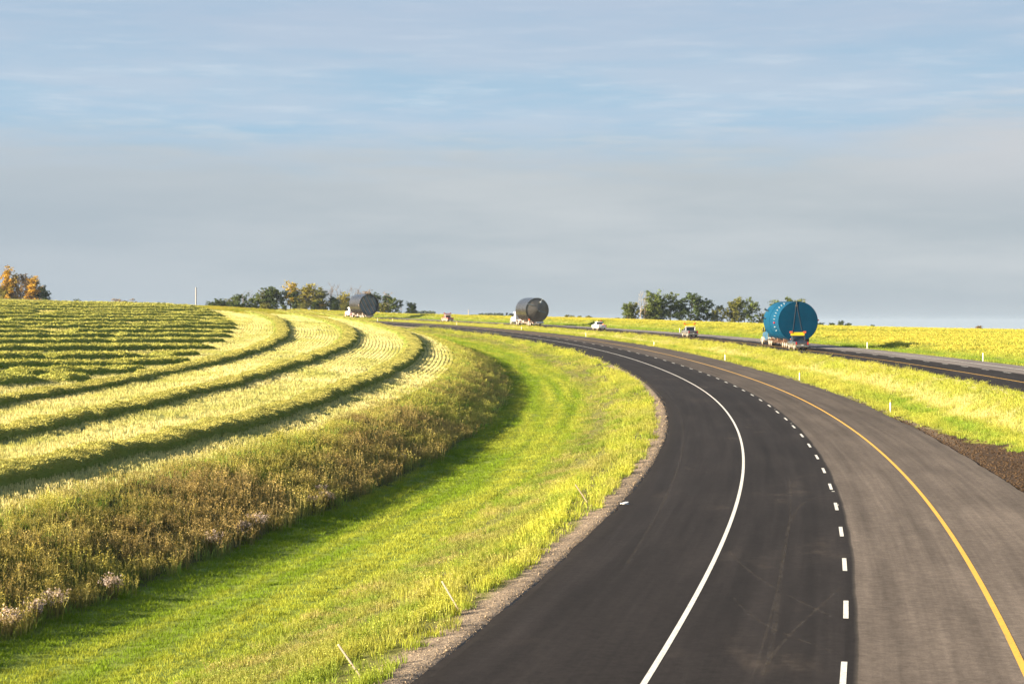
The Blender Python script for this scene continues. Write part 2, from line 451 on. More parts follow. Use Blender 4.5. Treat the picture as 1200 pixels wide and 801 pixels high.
def build_markings():
    m_w, t = new_mat('road_paint_white')
    def worn(t, col, base):
        pos, s_, d = road_coords(t)
        n = t.noise(pos, 9.0, 8, .8); n2 = t.noise(vec(t, t.m('MULTIPLY', s_, .3), t.m('MULTIPLY', d, 9.0)), 1.0, 5, .7)
        k = t.m('MULTIPLY', t.rng(n, .34, .48, .15, 1), t.rng(n2, .22, .46, .35, 1))
        c = t.mix(k, rgb(base), rgb(col))
        c = t.mix(1.0, c, t.rng(n, .3, .7, .88, 1.05), 'MULTIPLY')
        b = t.n('ShaderNodeBsdfPrincipled', ins={'Base Color': c, 'Roughness': .6, 'Specular IOR Level': .3}); t.out(b.outputs[0])
    worn(t, (.62,.59,.53), (.13,.11,.09))
    m_y, t = new_mat('road_paint_yellow'); worn(t, (.66,.36,.035), (.16,.12,.07))
    V = []; Q = []; MI = []
    def strip(s0, s1, d, wdt, zf_, mi, step):
        sk = np.arange(s0, s1 + 1e-6, step) if s1 - s0 > step else np.array([s0, s1])
        b = sum(len(v) for v in V)
        xl, yl = xy(sk, d - wdt/2); xr, yr = xy(sk, d + wdt/2); z = zf_(sk) + .006
        V.append(np.stack([np.stack([xl, yl, z], 1), np.stack([xr, yr, z], 1)], 1).reshape(-1, 3))
        q = grid_faces(len(sk), 2)[:, ::-1] + b; Q.append(q); MI.extend([mi] * len(q))
    strip(-70, 780, -4.1, .14, zn, 0, 2); strip(-70, 780, 3.87, .16, zn, 1, 2)
    strip(-70, 780, 28.7, .16, zf, 0, 2); strip(-70, 780, 21.0, .18, zf, 1, 2)
    for k in range(-7, 84): strip(9*k - 1.5, 9*k + 1.5, 0.02 * math.sin(k * 3.1), .135, zn, 0, 3.0)
    for k in range(-7, 84): strip(9*k + 1.5, 9*k + 4.5, 25.0, .15, zf, 0, 3.0)
    for k in (12, 14, 31, 37, 50): strip(3*k + .5, 3*k + .75, .05, .13, zn, 0, .3)        # stray survey dabs of paint
    V = np.concatenate(V); Q = np.concatenate(Q)
    me = np_mesh('road_markings', V, Q.ravel(), np.full(len(Q), 4), mat_idx=MI)
    tag(link('road_markings', me, [m_w, m_y]), kind='structure')
    # pale tyre tracks left in the fresh tar
    m_t, t = new_mat('tyre_track_dust')
    pos, s_, d = road_coords(t)
    n = t.noise(pos, 2.2, 6, .75)
    b = t.n('ShaderNodeBsdfPrincipled', ins={'Base Color': (.10,.085,.07,1), 'Roughness': .9, 'Specular IOR Level': .1})
    tr = t.n('ShaderNodeBsdfTransparent')
    mx = t.n('ShaderNodeMixShader', ins={0: t.rng(n, .36, .70, .0, .30), 1: tr.outputs[0], 2: b.outputs[0]}); t.out(mx.outputs[0])
    V = []; Q = []; nb = 0
    def arc(pts, wdt):
        nonlocal nb
        P = np.array(pts, float); tt = np.linspace(0, 1, 40); u = np.linspace(0, 1, len(P))
        c = np.polyfit(u, P, min(3, len(P)-1)); q = sum(c[i][None] * tt[:, None] ** (len(c)-1-i) for i in range(len(c)))
        s2 = q[:, 0]; d2 = q[:, 1]
        dd = np.gradient(d2); ss = np.gradient(s2); L = np.hypot(dd, ss)
        a = np.stack(xy(s2 - dd/L*wdt/2, d2 + ss/L*wdt/2)); e = np.stack(xy(s2 + dd/L*wdt/2, d2 - ss/L*wdt/2))
        z1 = zn(s2) + .003
        V.append(np.stack([np.stack([a[0], a[1], z1], 1), np.stack([e[0], e[1], z1], 1)], 1).reshape(-1, 3))
        Q.append(grid_faces(40, 2) + nb); nb += 80
    px = lambda p: [tuple(float(k) for k in sd(*road_hit(*c))) for c in p]
    arc(px([(895,795),(912,720),(918,660),(920,615),(945,590),(972,582)]), .14)
    arc(px([(855,645),(880,670),(920,695),(975,722)]), .10)
    arc(px([(985,688),(950,720),(915,755),(890,798)]), .09)
    arc(px([(860,700),(895,730),(940,750),(978,765)]), .09)
    arc(px([(880,799),(905,715),(921,640),(926,560)]), .07)
    arc(px([(735,660),(790,560),(800,500),(780,460)]), .12)
    V = np.concatenate(V); Q = np.concatenate(Q)
    me = np_mesh('tyre_tracks', V, Q.ravel(), np.full(len(Q), 4)); tag(link('road_tyre_tracks', me, m_t), kind='structure')
def road_hit(px, py):
    u = (px - 600) / F; v = -(py - H0) / F
    Y = np.linspace(25, 700, 20000); s, d = sd(u * Y, Y)
    i = np.where(v * Y - zn(s) < 0)[0][0]
    return u * Y[i], Y[i]
build_markings()

# ------------------------------------------------------------------ ground cover (uncountable)
LIB = {}
def lib_collection(name, meshes, mat):
    c = bpy.data.collections.new(name)
    for i, me in enumerate(meshes):
        me.materials.append(mat)
        o = bpy.data.objects.new('%s_%02d' % (name, i), me); c.objects.link(o)
    return c
def scatter_group(coll):
    ng = bpy.data.node_groups.new('scatter_' + coll.name, 'GeometryNodeTree')
    ng.interface.new_socket('Geometry', in_out='INPUT', socket_type='NodeSocketGeometry')
    ng.interface.new_socket('Geometry', in_out='OUTPUT', socket_type='NodeSocketGeometry')
    N = ng.nodes; L = ng.links
    gi = N.new('NodeGroupInput'); go = N.new('NodeGroupOutput')
    ci = N.new('GeometryNodeCollectionInfo'); ci.inputs['Collection'].default_value = coll
    ci.inputs['Separate Children'].default_value = True; ci.inputs['Reset Children'].default_value = True
    def attr(nm, typ):
        a = N.new('GeometryNodeInputNamedAttribute'); a.data_type = typ; a.inputs['Name'].default_value = nm
        return a.outputs['Attribute']
    ip = N.new('GeometryNodeInstanceOnPoints')
    L.new(gi.outputs[0], ip.inputs['Points']); L.new(ci.outputs[0], ip.inputs['Instance'])
    ip.inputs['Pick Instance'].default_value = True
    L.new(attr('idx', 'INT'), ip.inputs['Instance Index'])
    e2r = N.new('FunctionNodeEulerToRotation'); L.new(attr('rot', 'FLOAT_VECTOR'), e2r.inputs[0])
    L.new(e2r.outputs[0], ip.inputs['Rotation']); L.new(attr('scl', 'FLOAT_VECTOR'), ip.inputs['Scale'])
    L.new(ip.outputs[0], go.inputs[0])
    return ng
def scatter(name, label, coll, nvar, P, rot, scl, tint):
    n = len(P)
    me = bpy.data.meshes.new(name); me.vertices.add(n)
    me.vertices.foreach_set('co', np.asarray(P, np.float32).ravel())
    a = me.attributes.new('rot', 'FLOAT_VECTOR', 'POINT'); a.data.foreach_set('vector', np.asarray(rot, np.float32).ravel())
    a = me.attributes.new('scl', 'FLOAT_VECTOR', 'POINT'); a.data.foreach_set('vector', np.asarray(scl, np.float32).ravel())
    a = me.attributes.new('idx', 'INT', 'POINT'); a.data.foreach_set('value', rng.integers(0, nvar, n).astype(np.int32))
    a = me.attributes.new('tint', 'FLOAT_COLOR', 'POINT'); a.data.foreach_set('color', np.concatenate([np.clip(tint, 0, 1), np.ones((n, 1))], 1).astype(np.float32).ravel())
    me.update()
    o = link(name, me); md = o.modifiers.new('scatter', 'NODES'); md.node_group = scatter_group(coll)
    tag(o, label, 'vegetation' if 'gravel' not in name and 'soil' not in name else 'stones', kind='stuff')
    return o
def tuft(seed, n=14, h=.3, spread=.14, width=.018, lean=.5, hvar=.5, tip=(1,1,1), base=(.75,.9,.7), heads=0, headcol=(1,1,1), headsize=.03, straight=False):
    r = np.random.default_rng(seed)
    V = []; Fc = []; sz = []; vc = []
    def add(pts, faces, cols):
        b = len(V); V.extend(pts); vc.extend(cols)
        for f in faces: Fc.extend([b + i for i in f]); sz.append(len(f))
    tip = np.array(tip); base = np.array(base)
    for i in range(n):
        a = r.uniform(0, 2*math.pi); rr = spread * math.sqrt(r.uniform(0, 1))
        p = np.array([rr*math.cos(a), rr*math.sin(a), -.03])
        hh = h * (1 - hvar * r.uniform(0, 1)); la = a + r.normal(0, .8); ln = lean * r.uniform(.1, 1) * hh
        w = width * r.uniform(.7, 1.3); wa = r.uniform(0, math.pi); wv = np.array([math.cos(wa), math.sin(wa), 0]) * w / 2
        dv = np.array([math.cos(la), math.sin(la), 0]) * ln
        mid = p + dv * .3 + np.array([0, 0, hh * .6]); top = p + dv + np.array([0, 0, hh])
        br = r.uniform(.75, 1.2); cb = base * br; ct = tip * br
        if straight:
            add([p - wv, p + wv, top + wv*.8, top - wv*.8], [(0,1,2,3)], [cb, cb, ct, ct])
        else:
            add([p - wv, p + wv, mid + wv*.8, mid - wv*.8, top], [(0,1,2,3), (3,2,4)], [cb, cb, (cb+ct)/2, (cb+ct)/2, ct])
        if heads and r.uniform() < .8:
            for _ in range(heads):
                q = top + (mid - top) * r.uniform(0, .75) + r.normal(0, headsize * .9, 3)
                u = r.normal(0, 1, 3); u /= np.linalg.norm(u); v = np.cross(u, r.normal(0, 1, 3)); v /= np.linalg.norm(v) + 1e-6
                hs = headsize * r.uniform(.6, 1.3); hc = np.array(headcol) * r.uniform(.7, 1.25)
                add([q - u*hs, q + v*hs*.6, q + u*hs, q - v*hs*.6], [(0,1,2,3)], [hc]*4)
    return np_mesh('tuft', np.array(V), Fc, sz, {'vc': ('FLOAT_COLOR', np.array(vc))})
def cover(s0, s1, d0, d1, dens, yref=55, pw=1.0, ymax=900, margin=170, thin=None):
    """points on the ground between two lines beside the highway; sparser and larger with distance"""
    A = (s1 - s0) * (d1 - d0); n = int(A * dens)
    P = []
    for k in range(0, n, 400000):
        m = min(400000, n - k)
        s = rng.uniform(s0, s1, m); d = rng.uniform(d0, d1, m)
        x, y = xy(s, d)
        p = np.clip((yref / np.maximum(y, 1)) ** pw, 0, 1)
        ok = (y > 26) & (y < ymax) & (np.abs(F * x / np.maximum(y, 1)) < 600 + margin) & (rng.uniform(0, 1, m) < p)
        if thin is not None:
            ok &= rng.uniform(0, 1, m) < thin(s, d, x, y)
        P.append(np.stack([s[ok], d[ok], x[ok], y[ok], 1 / np.sqrt(p[ok])], 1))
    P = np.concatenate(P)
    return P
def place(P): 
    z = terrain_sd(P[:,0], P[:,1], P[:,2], P[:,3])
    return np.stack([P[:,2], P[:,3], z], 1)
def rots(n, tilt=.12):
    return np.stack([rng.normal(0, tilt, n), rng.normal(0, tilt, n), rng.uniform(0, 2*math.pi, n)], 1)
def lerp3(a, b, t): return np.array(a)[None] * (1 - t[:, None]) + np.array(b)[None] * t[:, None]

M_GRASS = leafy('grass_blades', .33)
M_STRAW = leafy('straw', .25)
M_WEED = leafy('weed_stalks', .35)

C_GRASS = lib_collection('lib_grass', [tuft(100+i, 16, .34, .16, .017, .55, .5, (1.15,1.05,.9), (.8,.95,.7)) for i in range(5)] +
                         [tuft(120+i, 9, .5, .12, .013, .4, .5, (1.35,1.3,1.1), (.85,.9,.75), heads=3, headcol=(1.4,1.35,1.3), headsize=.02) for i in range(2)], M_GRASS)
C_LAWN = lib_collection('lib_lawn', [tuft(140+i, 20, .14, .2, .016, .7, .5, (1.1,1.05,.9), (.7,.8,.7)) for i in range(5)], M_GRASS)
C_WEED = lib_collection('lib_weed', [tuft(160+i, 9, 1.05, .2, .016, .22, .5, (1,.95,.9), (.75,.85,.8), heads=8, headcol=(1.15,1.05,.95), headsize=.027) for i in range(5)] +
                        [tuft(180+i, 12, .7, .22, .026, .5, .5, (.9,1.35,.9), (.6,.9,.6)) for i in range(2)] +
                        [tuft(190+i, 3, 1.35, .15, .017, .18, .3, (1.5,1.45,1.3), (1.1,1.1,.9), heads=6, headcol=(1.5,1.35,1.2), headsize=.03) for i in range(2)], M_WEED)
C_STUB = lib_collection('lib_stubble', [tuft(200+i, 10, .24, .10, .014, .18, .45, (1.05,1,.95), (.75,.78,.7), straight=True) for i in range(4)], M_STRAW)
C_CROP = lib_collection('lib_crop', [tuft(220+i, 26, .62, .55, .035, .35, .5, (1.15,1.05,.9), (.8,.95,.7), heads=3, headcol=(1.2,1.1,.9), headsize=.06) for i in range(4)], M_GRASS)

# grass on the bank between the gravel and the mown strip
def th_verge(s, d, x, y):
    rut = fbm(s/14, d/.9, 52, 3)
    clump = sstep(.30, .42, fbm(x/.55, y/.55, 59, 2))
    return (.25 + .75 * clump) * np.clip(1.25 - 1.1 * sstep(.53, .64, rut), .08, 1) * np.clip((-9.75 + .5*(fbm(x/1.5, y/1.5, 15, 3)-.5)*2 - d) / .35, 0, 1)
P = cover(-25, 430, -16.4, -9.55, 26, 50, 1.1, thin=th_verge)
n = len(P); t1 = fbm(P[:,0]/9, P[:,1]/1.6, 53, 4); t2 = sstep(-14.5, -11, P[:,1] + (fbm(P[:,2]/3, P[:,3]/3, 54, 3) - .5) * 3)
tint = lerp3((.25,.26,.075), (.36,.365,.065), np.clip(t2*.75 + (t1-.45)*1.5, 0, 1)) * (1 + (t1[:,None]-.5)*.5)
grn = (sstep(.50, .64, fbm(P[:,2]/1.7, P[:,3]/1.7, 60, 3)))[:, None]
tint = tint * (1 - .6*grn) + np.array((.15,.23,.035))[None] * .6*grn
dry = (sstep(.56, .68, fbm(P[:,2]/2.5, P[:,3]/2.5, 55, 3)) * (1 - .6*t2))[:, None]
tint = tint * (1 - dry) + np.array((.33,.29,.12))[None] * dry
sc = np.stack([P[:,4]*rng.uniform(.8,1.3,n)]*2 + [np.sqrt(P[:,4])*rng.uniform(.5,1.25,n)*(.5 + .6*t2 + .9*(t1-.5))*(.7+.6*fbm(P[:,2]/1.1, P[:,3]/1.1, 56, 2))], 1)
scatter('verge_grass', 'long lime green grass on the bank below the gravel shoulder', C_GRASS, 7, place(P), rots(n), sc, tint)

# mown ditch bottom
def th_mown(s, d, x, y): return np.clip((d + 24.6) / .5, 0, 1) * np.clip((-15.2 - d) / 1.2, 0, 1)
P = cover(-25, 420, -24.8, -15, 22, 50, 1.0, thin=th_mown)
n = len(P); t1 = fbm(P[:,0]/20, P[:,1]/1.1, 57, 4); t2 = fbm(P[:,2]/1.2, P[:,3]/1.2, 58, 3)
tint = lerp3((.19,.27,.028), (.37,.385,.065), np.clip(.5 + (t1-.5)*3.0 + .3*(sstep(-23,-16,P[:,1])-.5), 0, 1)) * (.75 + .5*t2[:,None])
sc = np.stack([P[:,4]*rng.uniform(.8,1.3,n)]*2 + [np.sqrt(P[:,4])*rng.uniform(.7,1.3,n)], 1)
trk = sum(np.exp(-((P[:,1] - c_ - .25*np.sin(P[:,0]/23)) / .17) ** 2) for c_ in (-17.3, -19.1, -20.6, -22.3))
tint = tint * (1 - .28 * trk[:,None]); sc[:,2] *= 1 - .55 * trk
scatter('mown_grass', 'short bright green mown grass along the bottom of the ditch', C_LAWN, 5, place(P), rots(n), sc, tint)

# tall weeds on the back slope
def th_weed(s, d, x, y):
    e = (fbm(x/3.0, y/3.0, 61, 3) - .5) * 2.2
    return np.clip((-24.0 + e*.6 - d) / .8, 0, 1) * np.clip((d + 31.9 + e) / 1.0, 0, 1)
P = cover(-25, 450, -33.5, -23.4, 14, 60, 1.05, thin=th_weed)
n = len(P); up = sstep(-27, -31.5, P[:,1] + (fbm(P[:,2]/4, P[:,3]/4, 62, 3) - .5) * 5); t1 = fbm(P[:,2]/7, P[:,3]/7, 63, 4); t2 = fbm(P[:,2]/1.4, P[:,3]/1.4, 64, 3)
far = sstep(90, 190, P[:,3])
g = np.clip(.08 + up * .6 + (t1 - .5) * 2.2 + far * .65 + (t2 - .5) * 1.2, 0, 1)
tint = lerp3((.265,.215,.098), (.29,.295,.075), g) * (.55 + .9 * t2[:, None]) * (1 + .35 * far[:, None])
sc = np.stack([P[:,4]*rng.uniform(.8,1.3,n)]*2 + [np.sqrt(P[:,4])*rng.uniform(.65,1.2,n)*(.80 - .34*up)*(1 - .5*far)*(.6 + .85*fbm(P[:,2]/2.3, P[:,3]/2.3, 66, 3))], 1)
scatter('weeds', 'tall brown and olive weeds gone to seed on the back slope', C_WEED, 9, place(P), rots(n, .08), sc, tint)

# stubble in drilled rows
def row_points(s0, s1, d0, d1, gap, step, yref):
    out = []
    for d_ in np.arange(d0, d1, gap):
        s = np.arange(s0, s1, step); s = s + rng.uniform(-.5, .5, len(s)) * step; d = d_ + rng.normal(0, .025, len(s))
        x, y = xy(s, d); p = np.clip((yref / np.maximum(y, 1)), 0, 1)
        ok = (y > 26) & (np.abs(F * x / np.maximum(y, 1)) < 770) & (rng.uniform(0, 1, len(s)) < p)
        ok &= fbm(x/2.0, y/2.0, 71, 3) > .30
        out.append(np.stack([s[ok], d[ok], x[ok], y[ok], 1/np.sqrt(p[ok])], 1))
    return np.concatenate(out)
P = np.concatenate([row_points(0, 150, -66, -31.3, .34, .24, 75), row_points(150, 430, -66, -31.3, .5, .4, 200)])
n = len(P); t1 = fbm(P[:,2]/6, P[:,3]/6, 72, 4); t2 = fbm(P[:,0]/25, P[:,1]/2.4, 73, 3)
tint = lerp3((.66,.60,.30), (.42,.43,.14), np.clip(.4 + (t1-.5)*1.8 + (t2-.5)*1.4, 0, 1))
wide = np.where(P[:,0] > 150, 1.5, 1.0)
sc = np.stack([P[:,4]*rng.uniform(.8,1.2,n)*wide]*2 + [np.sqrt(P[:,4])*rng.uniform(.7,1.2,n)], 1)
scatter('stubble', 'pale straw stubble standing in rows between the windrows', C_STUB, 4, place(P), rots(n, .06), sc, tint)
# stubble between the short cross rows, further up
P = cover(40, 620, -240, -63, 1.0, 150, .6, 760)
n = len(P); t1 = fbm(P[:,2]/9, P[:,3]/9, 75, 4)
tint = lerp3((.55,.50,.20), (.33,.34,.09), np.clip(.55 + (t1-.5)*2.2, 0, 1))
sc = np.stack([P[:,4]*rng.uniform(2.4,4.4,n)]*2 + [P[:,4]*rng.uniform(.7,1.1,n)], 1)
scatter('field_stubble', 'olive and straw coloured stubble up the cut hillside', C_STUB, 4, place(P), rots(n, .06), sc, tint)

# median between the carriageways
def th_med(s, d, x, y):
    e = (fbm(x/2.2, y/2.2, 81, 3) - .5)
    wid = np.interp(s, [-60, 20, 45, 62, 75, 90, 105, 400], [6.0, 5.6, 5.0, 3.8, 2.2, 1.0, .55, .45])
    return np.clip((d - 8.0 - wid + e * 2.4) / .7, .0, 1) * np.clip((17.1 + e - d) / .4, 0, 1)
P = cover(20, 620, 8.2, 17.35, 17, 75, 1.0, thin=th_med)
n = len(P); t1 = fbm(P[:,0]/18, P[:,1]/1.5, 82, 4); t2 = fbm(P[:,2]/3, P[:,3]/3, 83, 3)
tan = (np.exp(-((P[:,1] - 13.6 + (t2-.5)*4) / 1.0) ** 2) * sstep(.36, .58, fbm(P[:,0]/35, P[:,1]/4, 84, 3)))[:, None]
grn = np.exp(-((P[:,1] - 10.9 + (t2-.5)*3) / 1.0) ** 2) * sstep(.35, .55, fbm(P[:,0]/22, P[:,1]/2, 85, 3))
tint = lerp3((.29,.315,.055), (.36,.34,.08), np.clip(t1*1.6-.3, 0, 1)) * (.75 + .5*t2[:,None])
tint = tint * (1 - .75*grn[:,None]) + np.array((.14,.24,.03)) * .75*grn[:,None]
tint = tint * (1 - .8*tan) + np.array((.52,.46,.24)) * .8*tan
sc = np.stack([P[:,4]*rng.uniform(.8,1.3,n)]*2 + [np.sqrt(P[:,4])*rng.uniform(.5,1.25,n)*(.7+.6*(t1-.2))], 1)
scatter('median_grass', 'yellow green rough grass in the median between the two roads', C_GRASS, 7, place(P), rots(n), sc, tint)

# beyond the far road: green bank, then the ripe field
P = cover(90, 620, 32.1, 41.5, 3.2, 190, 1.0, thin=lambda s,d,x,y: np.clip((d-32.1)/.8, .2, 1))
n = len(P); t2 = fbm(P[:,2]/5, P[:,3]/5, 87, 3); lo = np.exp(-((P[:,1] - 36 + (t2-.5)*4)/2.2)**2)
tint = lerp3((.29,.31,.06), (.13,.22,.03), np.clip(lo*1.0 + (t2-.5)*.8, 0, 1)) * (.8 + .4*t2[:,None])
sc = np.stack([P[:,4]*rng.uniform(1.2,2.0,n)]*2 + [np.sqrt(P[:,4])*rng.uniform(.7,1.3,n)], 1)
scatter('far_verge_grass', 'green roadside grass at the foot of the ripe field', C_GRASS, 7, place(P), rots(n), sc, tint)
P = cover(60, 760, 40, 260, .55, 260, .8, 760)
n = len(P); t1 = fbm(P[:,2]/26, P[:,3]/26, 88, 4); t2 = fbm(P[:,2]/8, P[:,3]/8, 89, 3)
stripe = np.clip((fbm(P[:,2]/90, P[:,3]/7 + P[:,2]/55, 25, 3) - .56) * 9, 0, 1)
tint = lerp3((.42,.40,.085), (.33,.355,.075), np.clip(.45 + (t1-.5)*2 + (t2-.5), 0, 1))
tint = tint * (1 - .45*stripe[:,None]*np.array((1.1,.9,1)))
sc = np.stack([P[:,4]*rng.uniform(.9,1.5,n)]*2 + [rng.uniform(.7,1.1,n)*(1-.5*stripe)], 1)
scatter('ripe_crop', 'golden green ripe crop covering the field beyond the far road', C_CROP, 4, place(P), rots(n), sc, tint)
# rank grass over the rise where the fields end
P = cover(400, 640, -60, -26, .9, 300, .5, 760)
n = len(P); t1 = fbm(P[:,2]/9, P[:,3]/9, 91, 4)
tint = lerp3((.34,.31,.07), (.19,.23,.04), np.clip(.5 + (t1-.5)*2.4, 0, 1))
sc = np.stack([P[:,4]*rng.uniform(.6,1.2,n)]*2 + [rng.uniform(.5,.9,n)], 1)
scatter('rise_grass', 'rough yellow green grass on the rise below the grove', C_CROP, 4, place(P), rots(n), sc, tint)

# gravel and turned soil
def stone(seed, fl=.7):
    r = np.random.default_rng(seed); bm = bmesh.new(); bmesh.ops.create_icosphere(bm, subdivisions=1, radius=.5)
    for v in bm.verts: v.co *= r.uniform(.7, 1.2); v.co.z *= fl
    me = bpy.data.meshes.new('stone'); bm.to_mesh(me); bm.free()
    a = me.attributes.new('vc', 'FLOAT_COLOR', 'POINT'); a.data.foreach_set('color', np.ones(4*len(me.vertices), np.float32))
    return me
M_STONE = leafy('stones', 0.0)
C_STONE = lib_collection('lib_stone', [stone(300+i) for i in range(4)], M_STONE)
P = cover(-25, 150, -10.3, -8.95, 70, 60, 1.6, 170)
n = len(P); v = rng.uniform(.5, 1.35, (n,1)); tint = np.array((.25,.19,.13)) * v
sz = rng.uniform(.015, .05, n) * P[:,4] * np.where(rng.uniform(0,1,n) < .04, 2.0, 1)
scatter('gravel', 'loose tan gravel along the edge of the asphalt', C_STONE, 4, place(P), rots(n, .6), np.stack([sz]*3, 1), tint)
def th_soil(s, d, x, y):
    wid = np.interp(s, [-60, 20, 45, 62, 75, 90, 105, 400], [6.0, 5.6, 5.0, 3.8, 2.2, 1.1, .6, .5])
    return (d < 8.3 + wid + (fbm(x/1.6, y/1.6, 15, 3) - .5) * 2).astype(float)
P = cover(15, 130, 8.3, 14.5, 26, 70, 1.4, 170, thin=th_soil)
n = len(P); v = rng.uniform(.45, 1.4, (n,1)); tint = np.array((.062,.040,.024)) * v
sz = rng.uniform(.04, .15, n) * np.sqrt(P[:,4])
scatter('soil_clods', 'crumbled dark brown soil beside the right shoulder', C_STONE, 4, place(P), rots(n, .6), np.stack([sz]*3, 1), tint)

# ------------------------------------------------------------------ windrows of cut crop
M_WIND = leafy('cut_crop', .10, attr_instancer=False)
def windrow(X, Y, width, height, fuzz, label, group, seed, tone=1.0, blade=.32, broken=False):
    r = np.random.default_rng(seed)
    X = np.asarray(X); Y = np.asarray(Y); n = len(X)
    tx = np.gradient(X); ty = np.gradient(Y); L = np.hypot(tx, ty); tx /= L; ty /= L
    arc = np.concatenate([[0], np.cumsum(np.hypot(np.diff(X), np.diff(Y)))])
    m = 15; u = np.linspace(-1, 1, m)
    ends = np.clip(np.minimum(arc, arc[-1] - arc) / 1.5, 0, 1) ** .5
    wv = width / 2 * (.8 + .45 * fbm(arc / 1.7, arc * 0 + seed, seed, 3)) * (.4 + .6 * ends)
    hv = height * (.62 + .75 * fbm(arc / 1.3, arc * 0 + seed + 9.5, seed + 1, 3)) * ends
    if broken: hv = hv * (.30 + .70 * sstep(.24, .36, fbm(arc / 6, arc * 0 + seed * 1.7, seed + 21, 3)))
    off = (fbm(arc / 5, arc * 0 + seed + 3.1, seed + 2, 3) - .5) * .9
    prof = (1 - np.abs(u) ** 5) ** .75
    S_, U = np.meshgrid(arc, u, indexing='ij')
    bump = fbm(S_ * 1.3, U * 2.2 + seed, seed + 5, 4) - .5
    lat = off[:, None] + U * wv[:, None] * (1 + .3 * bump)
    VX = X[:, None] + ty[:, None] * lat; VY = Y[:, None] - tx[:, None] * lat
    g = ground(VX.ravel(), VY.ravel()).reshape(n, m)
    H = hv[:, None] * (prof[None] + .55 * bump * prof[None])
    VZ = g - .03 + H
    V = np.stack([VX, VY, VZ], -1).reshape(-1, 3)
    t1 = fbm(S_ / 2.5, U * 1.5, seed + 7, 4).ravel(); 
    hi = H.ravel() / height
    flank = np.clip((np.abs(U) - .62) / .3, 0, 1).ravel()          # green stalks show at both flanks, darkened to deepen their shade; dry pods on top
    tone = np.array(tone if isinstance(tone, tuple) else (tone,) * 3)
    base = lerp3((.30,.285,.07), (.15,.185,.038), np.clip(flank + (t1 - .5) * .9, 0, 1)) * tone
    q = grid_faces(n, m)
    flat = [q.ravel()]; sizes = [np.full(len(q), 4)]; VV = [V]; CC = [base]
    # loose stalks over the surface
    area = arc[-1] * (width + height); k = int(area * fuzz)
    if k:
        fi = r.uniform(0, n - 1.001, k); fu = r.uniform(0, m - 1.001, k); i = fi.astype(int); j = fu.astype(int); a = (fi - i)[:, None]; b = (fu - j)[:, None]
        G = np.stack([VX, VY, VZ], -1)
        p = (G[i,j]*(1-a) + G[i+1,j]*a)*(1-b) + (G[i,j+1]*(1-a) + G[i+1,j+1]*a)*b
        lat_sign = (U[0][j])
        dirv = np.stack([ty[i]*lat_sign*.8 + r.normal(0,.6,k) + tx[i]*r.normal(0,.5,k), -tx[i]*lat_sign*.8 + r.normal(0,.6,k) + ty[i]*r.normal(0,.5,k), r.uniform(-.2,.7,k)], 1)
        dirv /= np.linalg.norm(dirv, axis=1)[:, None]
        side = np.cross(dirv, r.normal(0, 1, (k,3))); side /= np.linalg.norm(side, axis=1)[:, None]
        ln = (blade * r.uniform(.5, 1.2, k))[:, None]; wd = (blade * .085 * r.uniform(.7, 1.6, k))[:, None]
        tri = np.stack([p - side*wd - dirv*ln*.25, p + side*wd - dirv*ln*.25, p + dirv*ln*.75], 1).reshape(-1, 3)
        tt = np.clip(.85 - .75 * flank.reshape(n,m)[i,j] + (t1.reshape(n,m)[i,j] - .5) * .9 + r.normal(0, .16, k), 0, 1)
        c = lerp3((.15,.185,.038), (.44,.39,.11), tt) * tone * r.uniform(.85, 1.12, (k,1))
        flat.append(len(V) + np.arange(3*k)); sizes.append(np.full(k, 3)); VV.append(tri); CC.append(np.repeat(c, 3, 0))
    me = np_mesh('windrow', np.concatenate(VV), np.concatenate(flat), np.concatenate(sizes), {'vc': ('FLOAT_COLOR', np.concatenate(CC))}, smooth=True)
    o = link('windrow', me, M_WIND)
    tag(o, label, 'windrow', group)
    return o
def curve_row(dd, s0, s1, *a, **k):
    s = np.concatenate([np.arange(s0, 120, .45), np.arange(120, s1, .9)]); x, y = xy(s, dd(s) if callable(dd) else dd)
    windrow(x, y, *a, **k)
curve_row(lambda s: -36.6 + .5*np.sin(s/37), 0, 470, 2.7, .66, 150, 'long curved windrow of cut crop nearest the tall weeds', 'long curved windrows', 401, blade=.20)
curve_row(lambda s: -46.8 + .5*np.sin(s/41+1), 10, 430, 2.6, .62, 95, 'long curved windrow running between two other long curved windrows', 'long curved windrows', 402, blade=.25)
curve_row(lambda s: -57.2 + .5*np.sin(s/33+2), 30, 420, 2.6, .62, 70, 'long curved windrow that bounds the short straight rows', 'long curved windrows', 403, blade=.29)
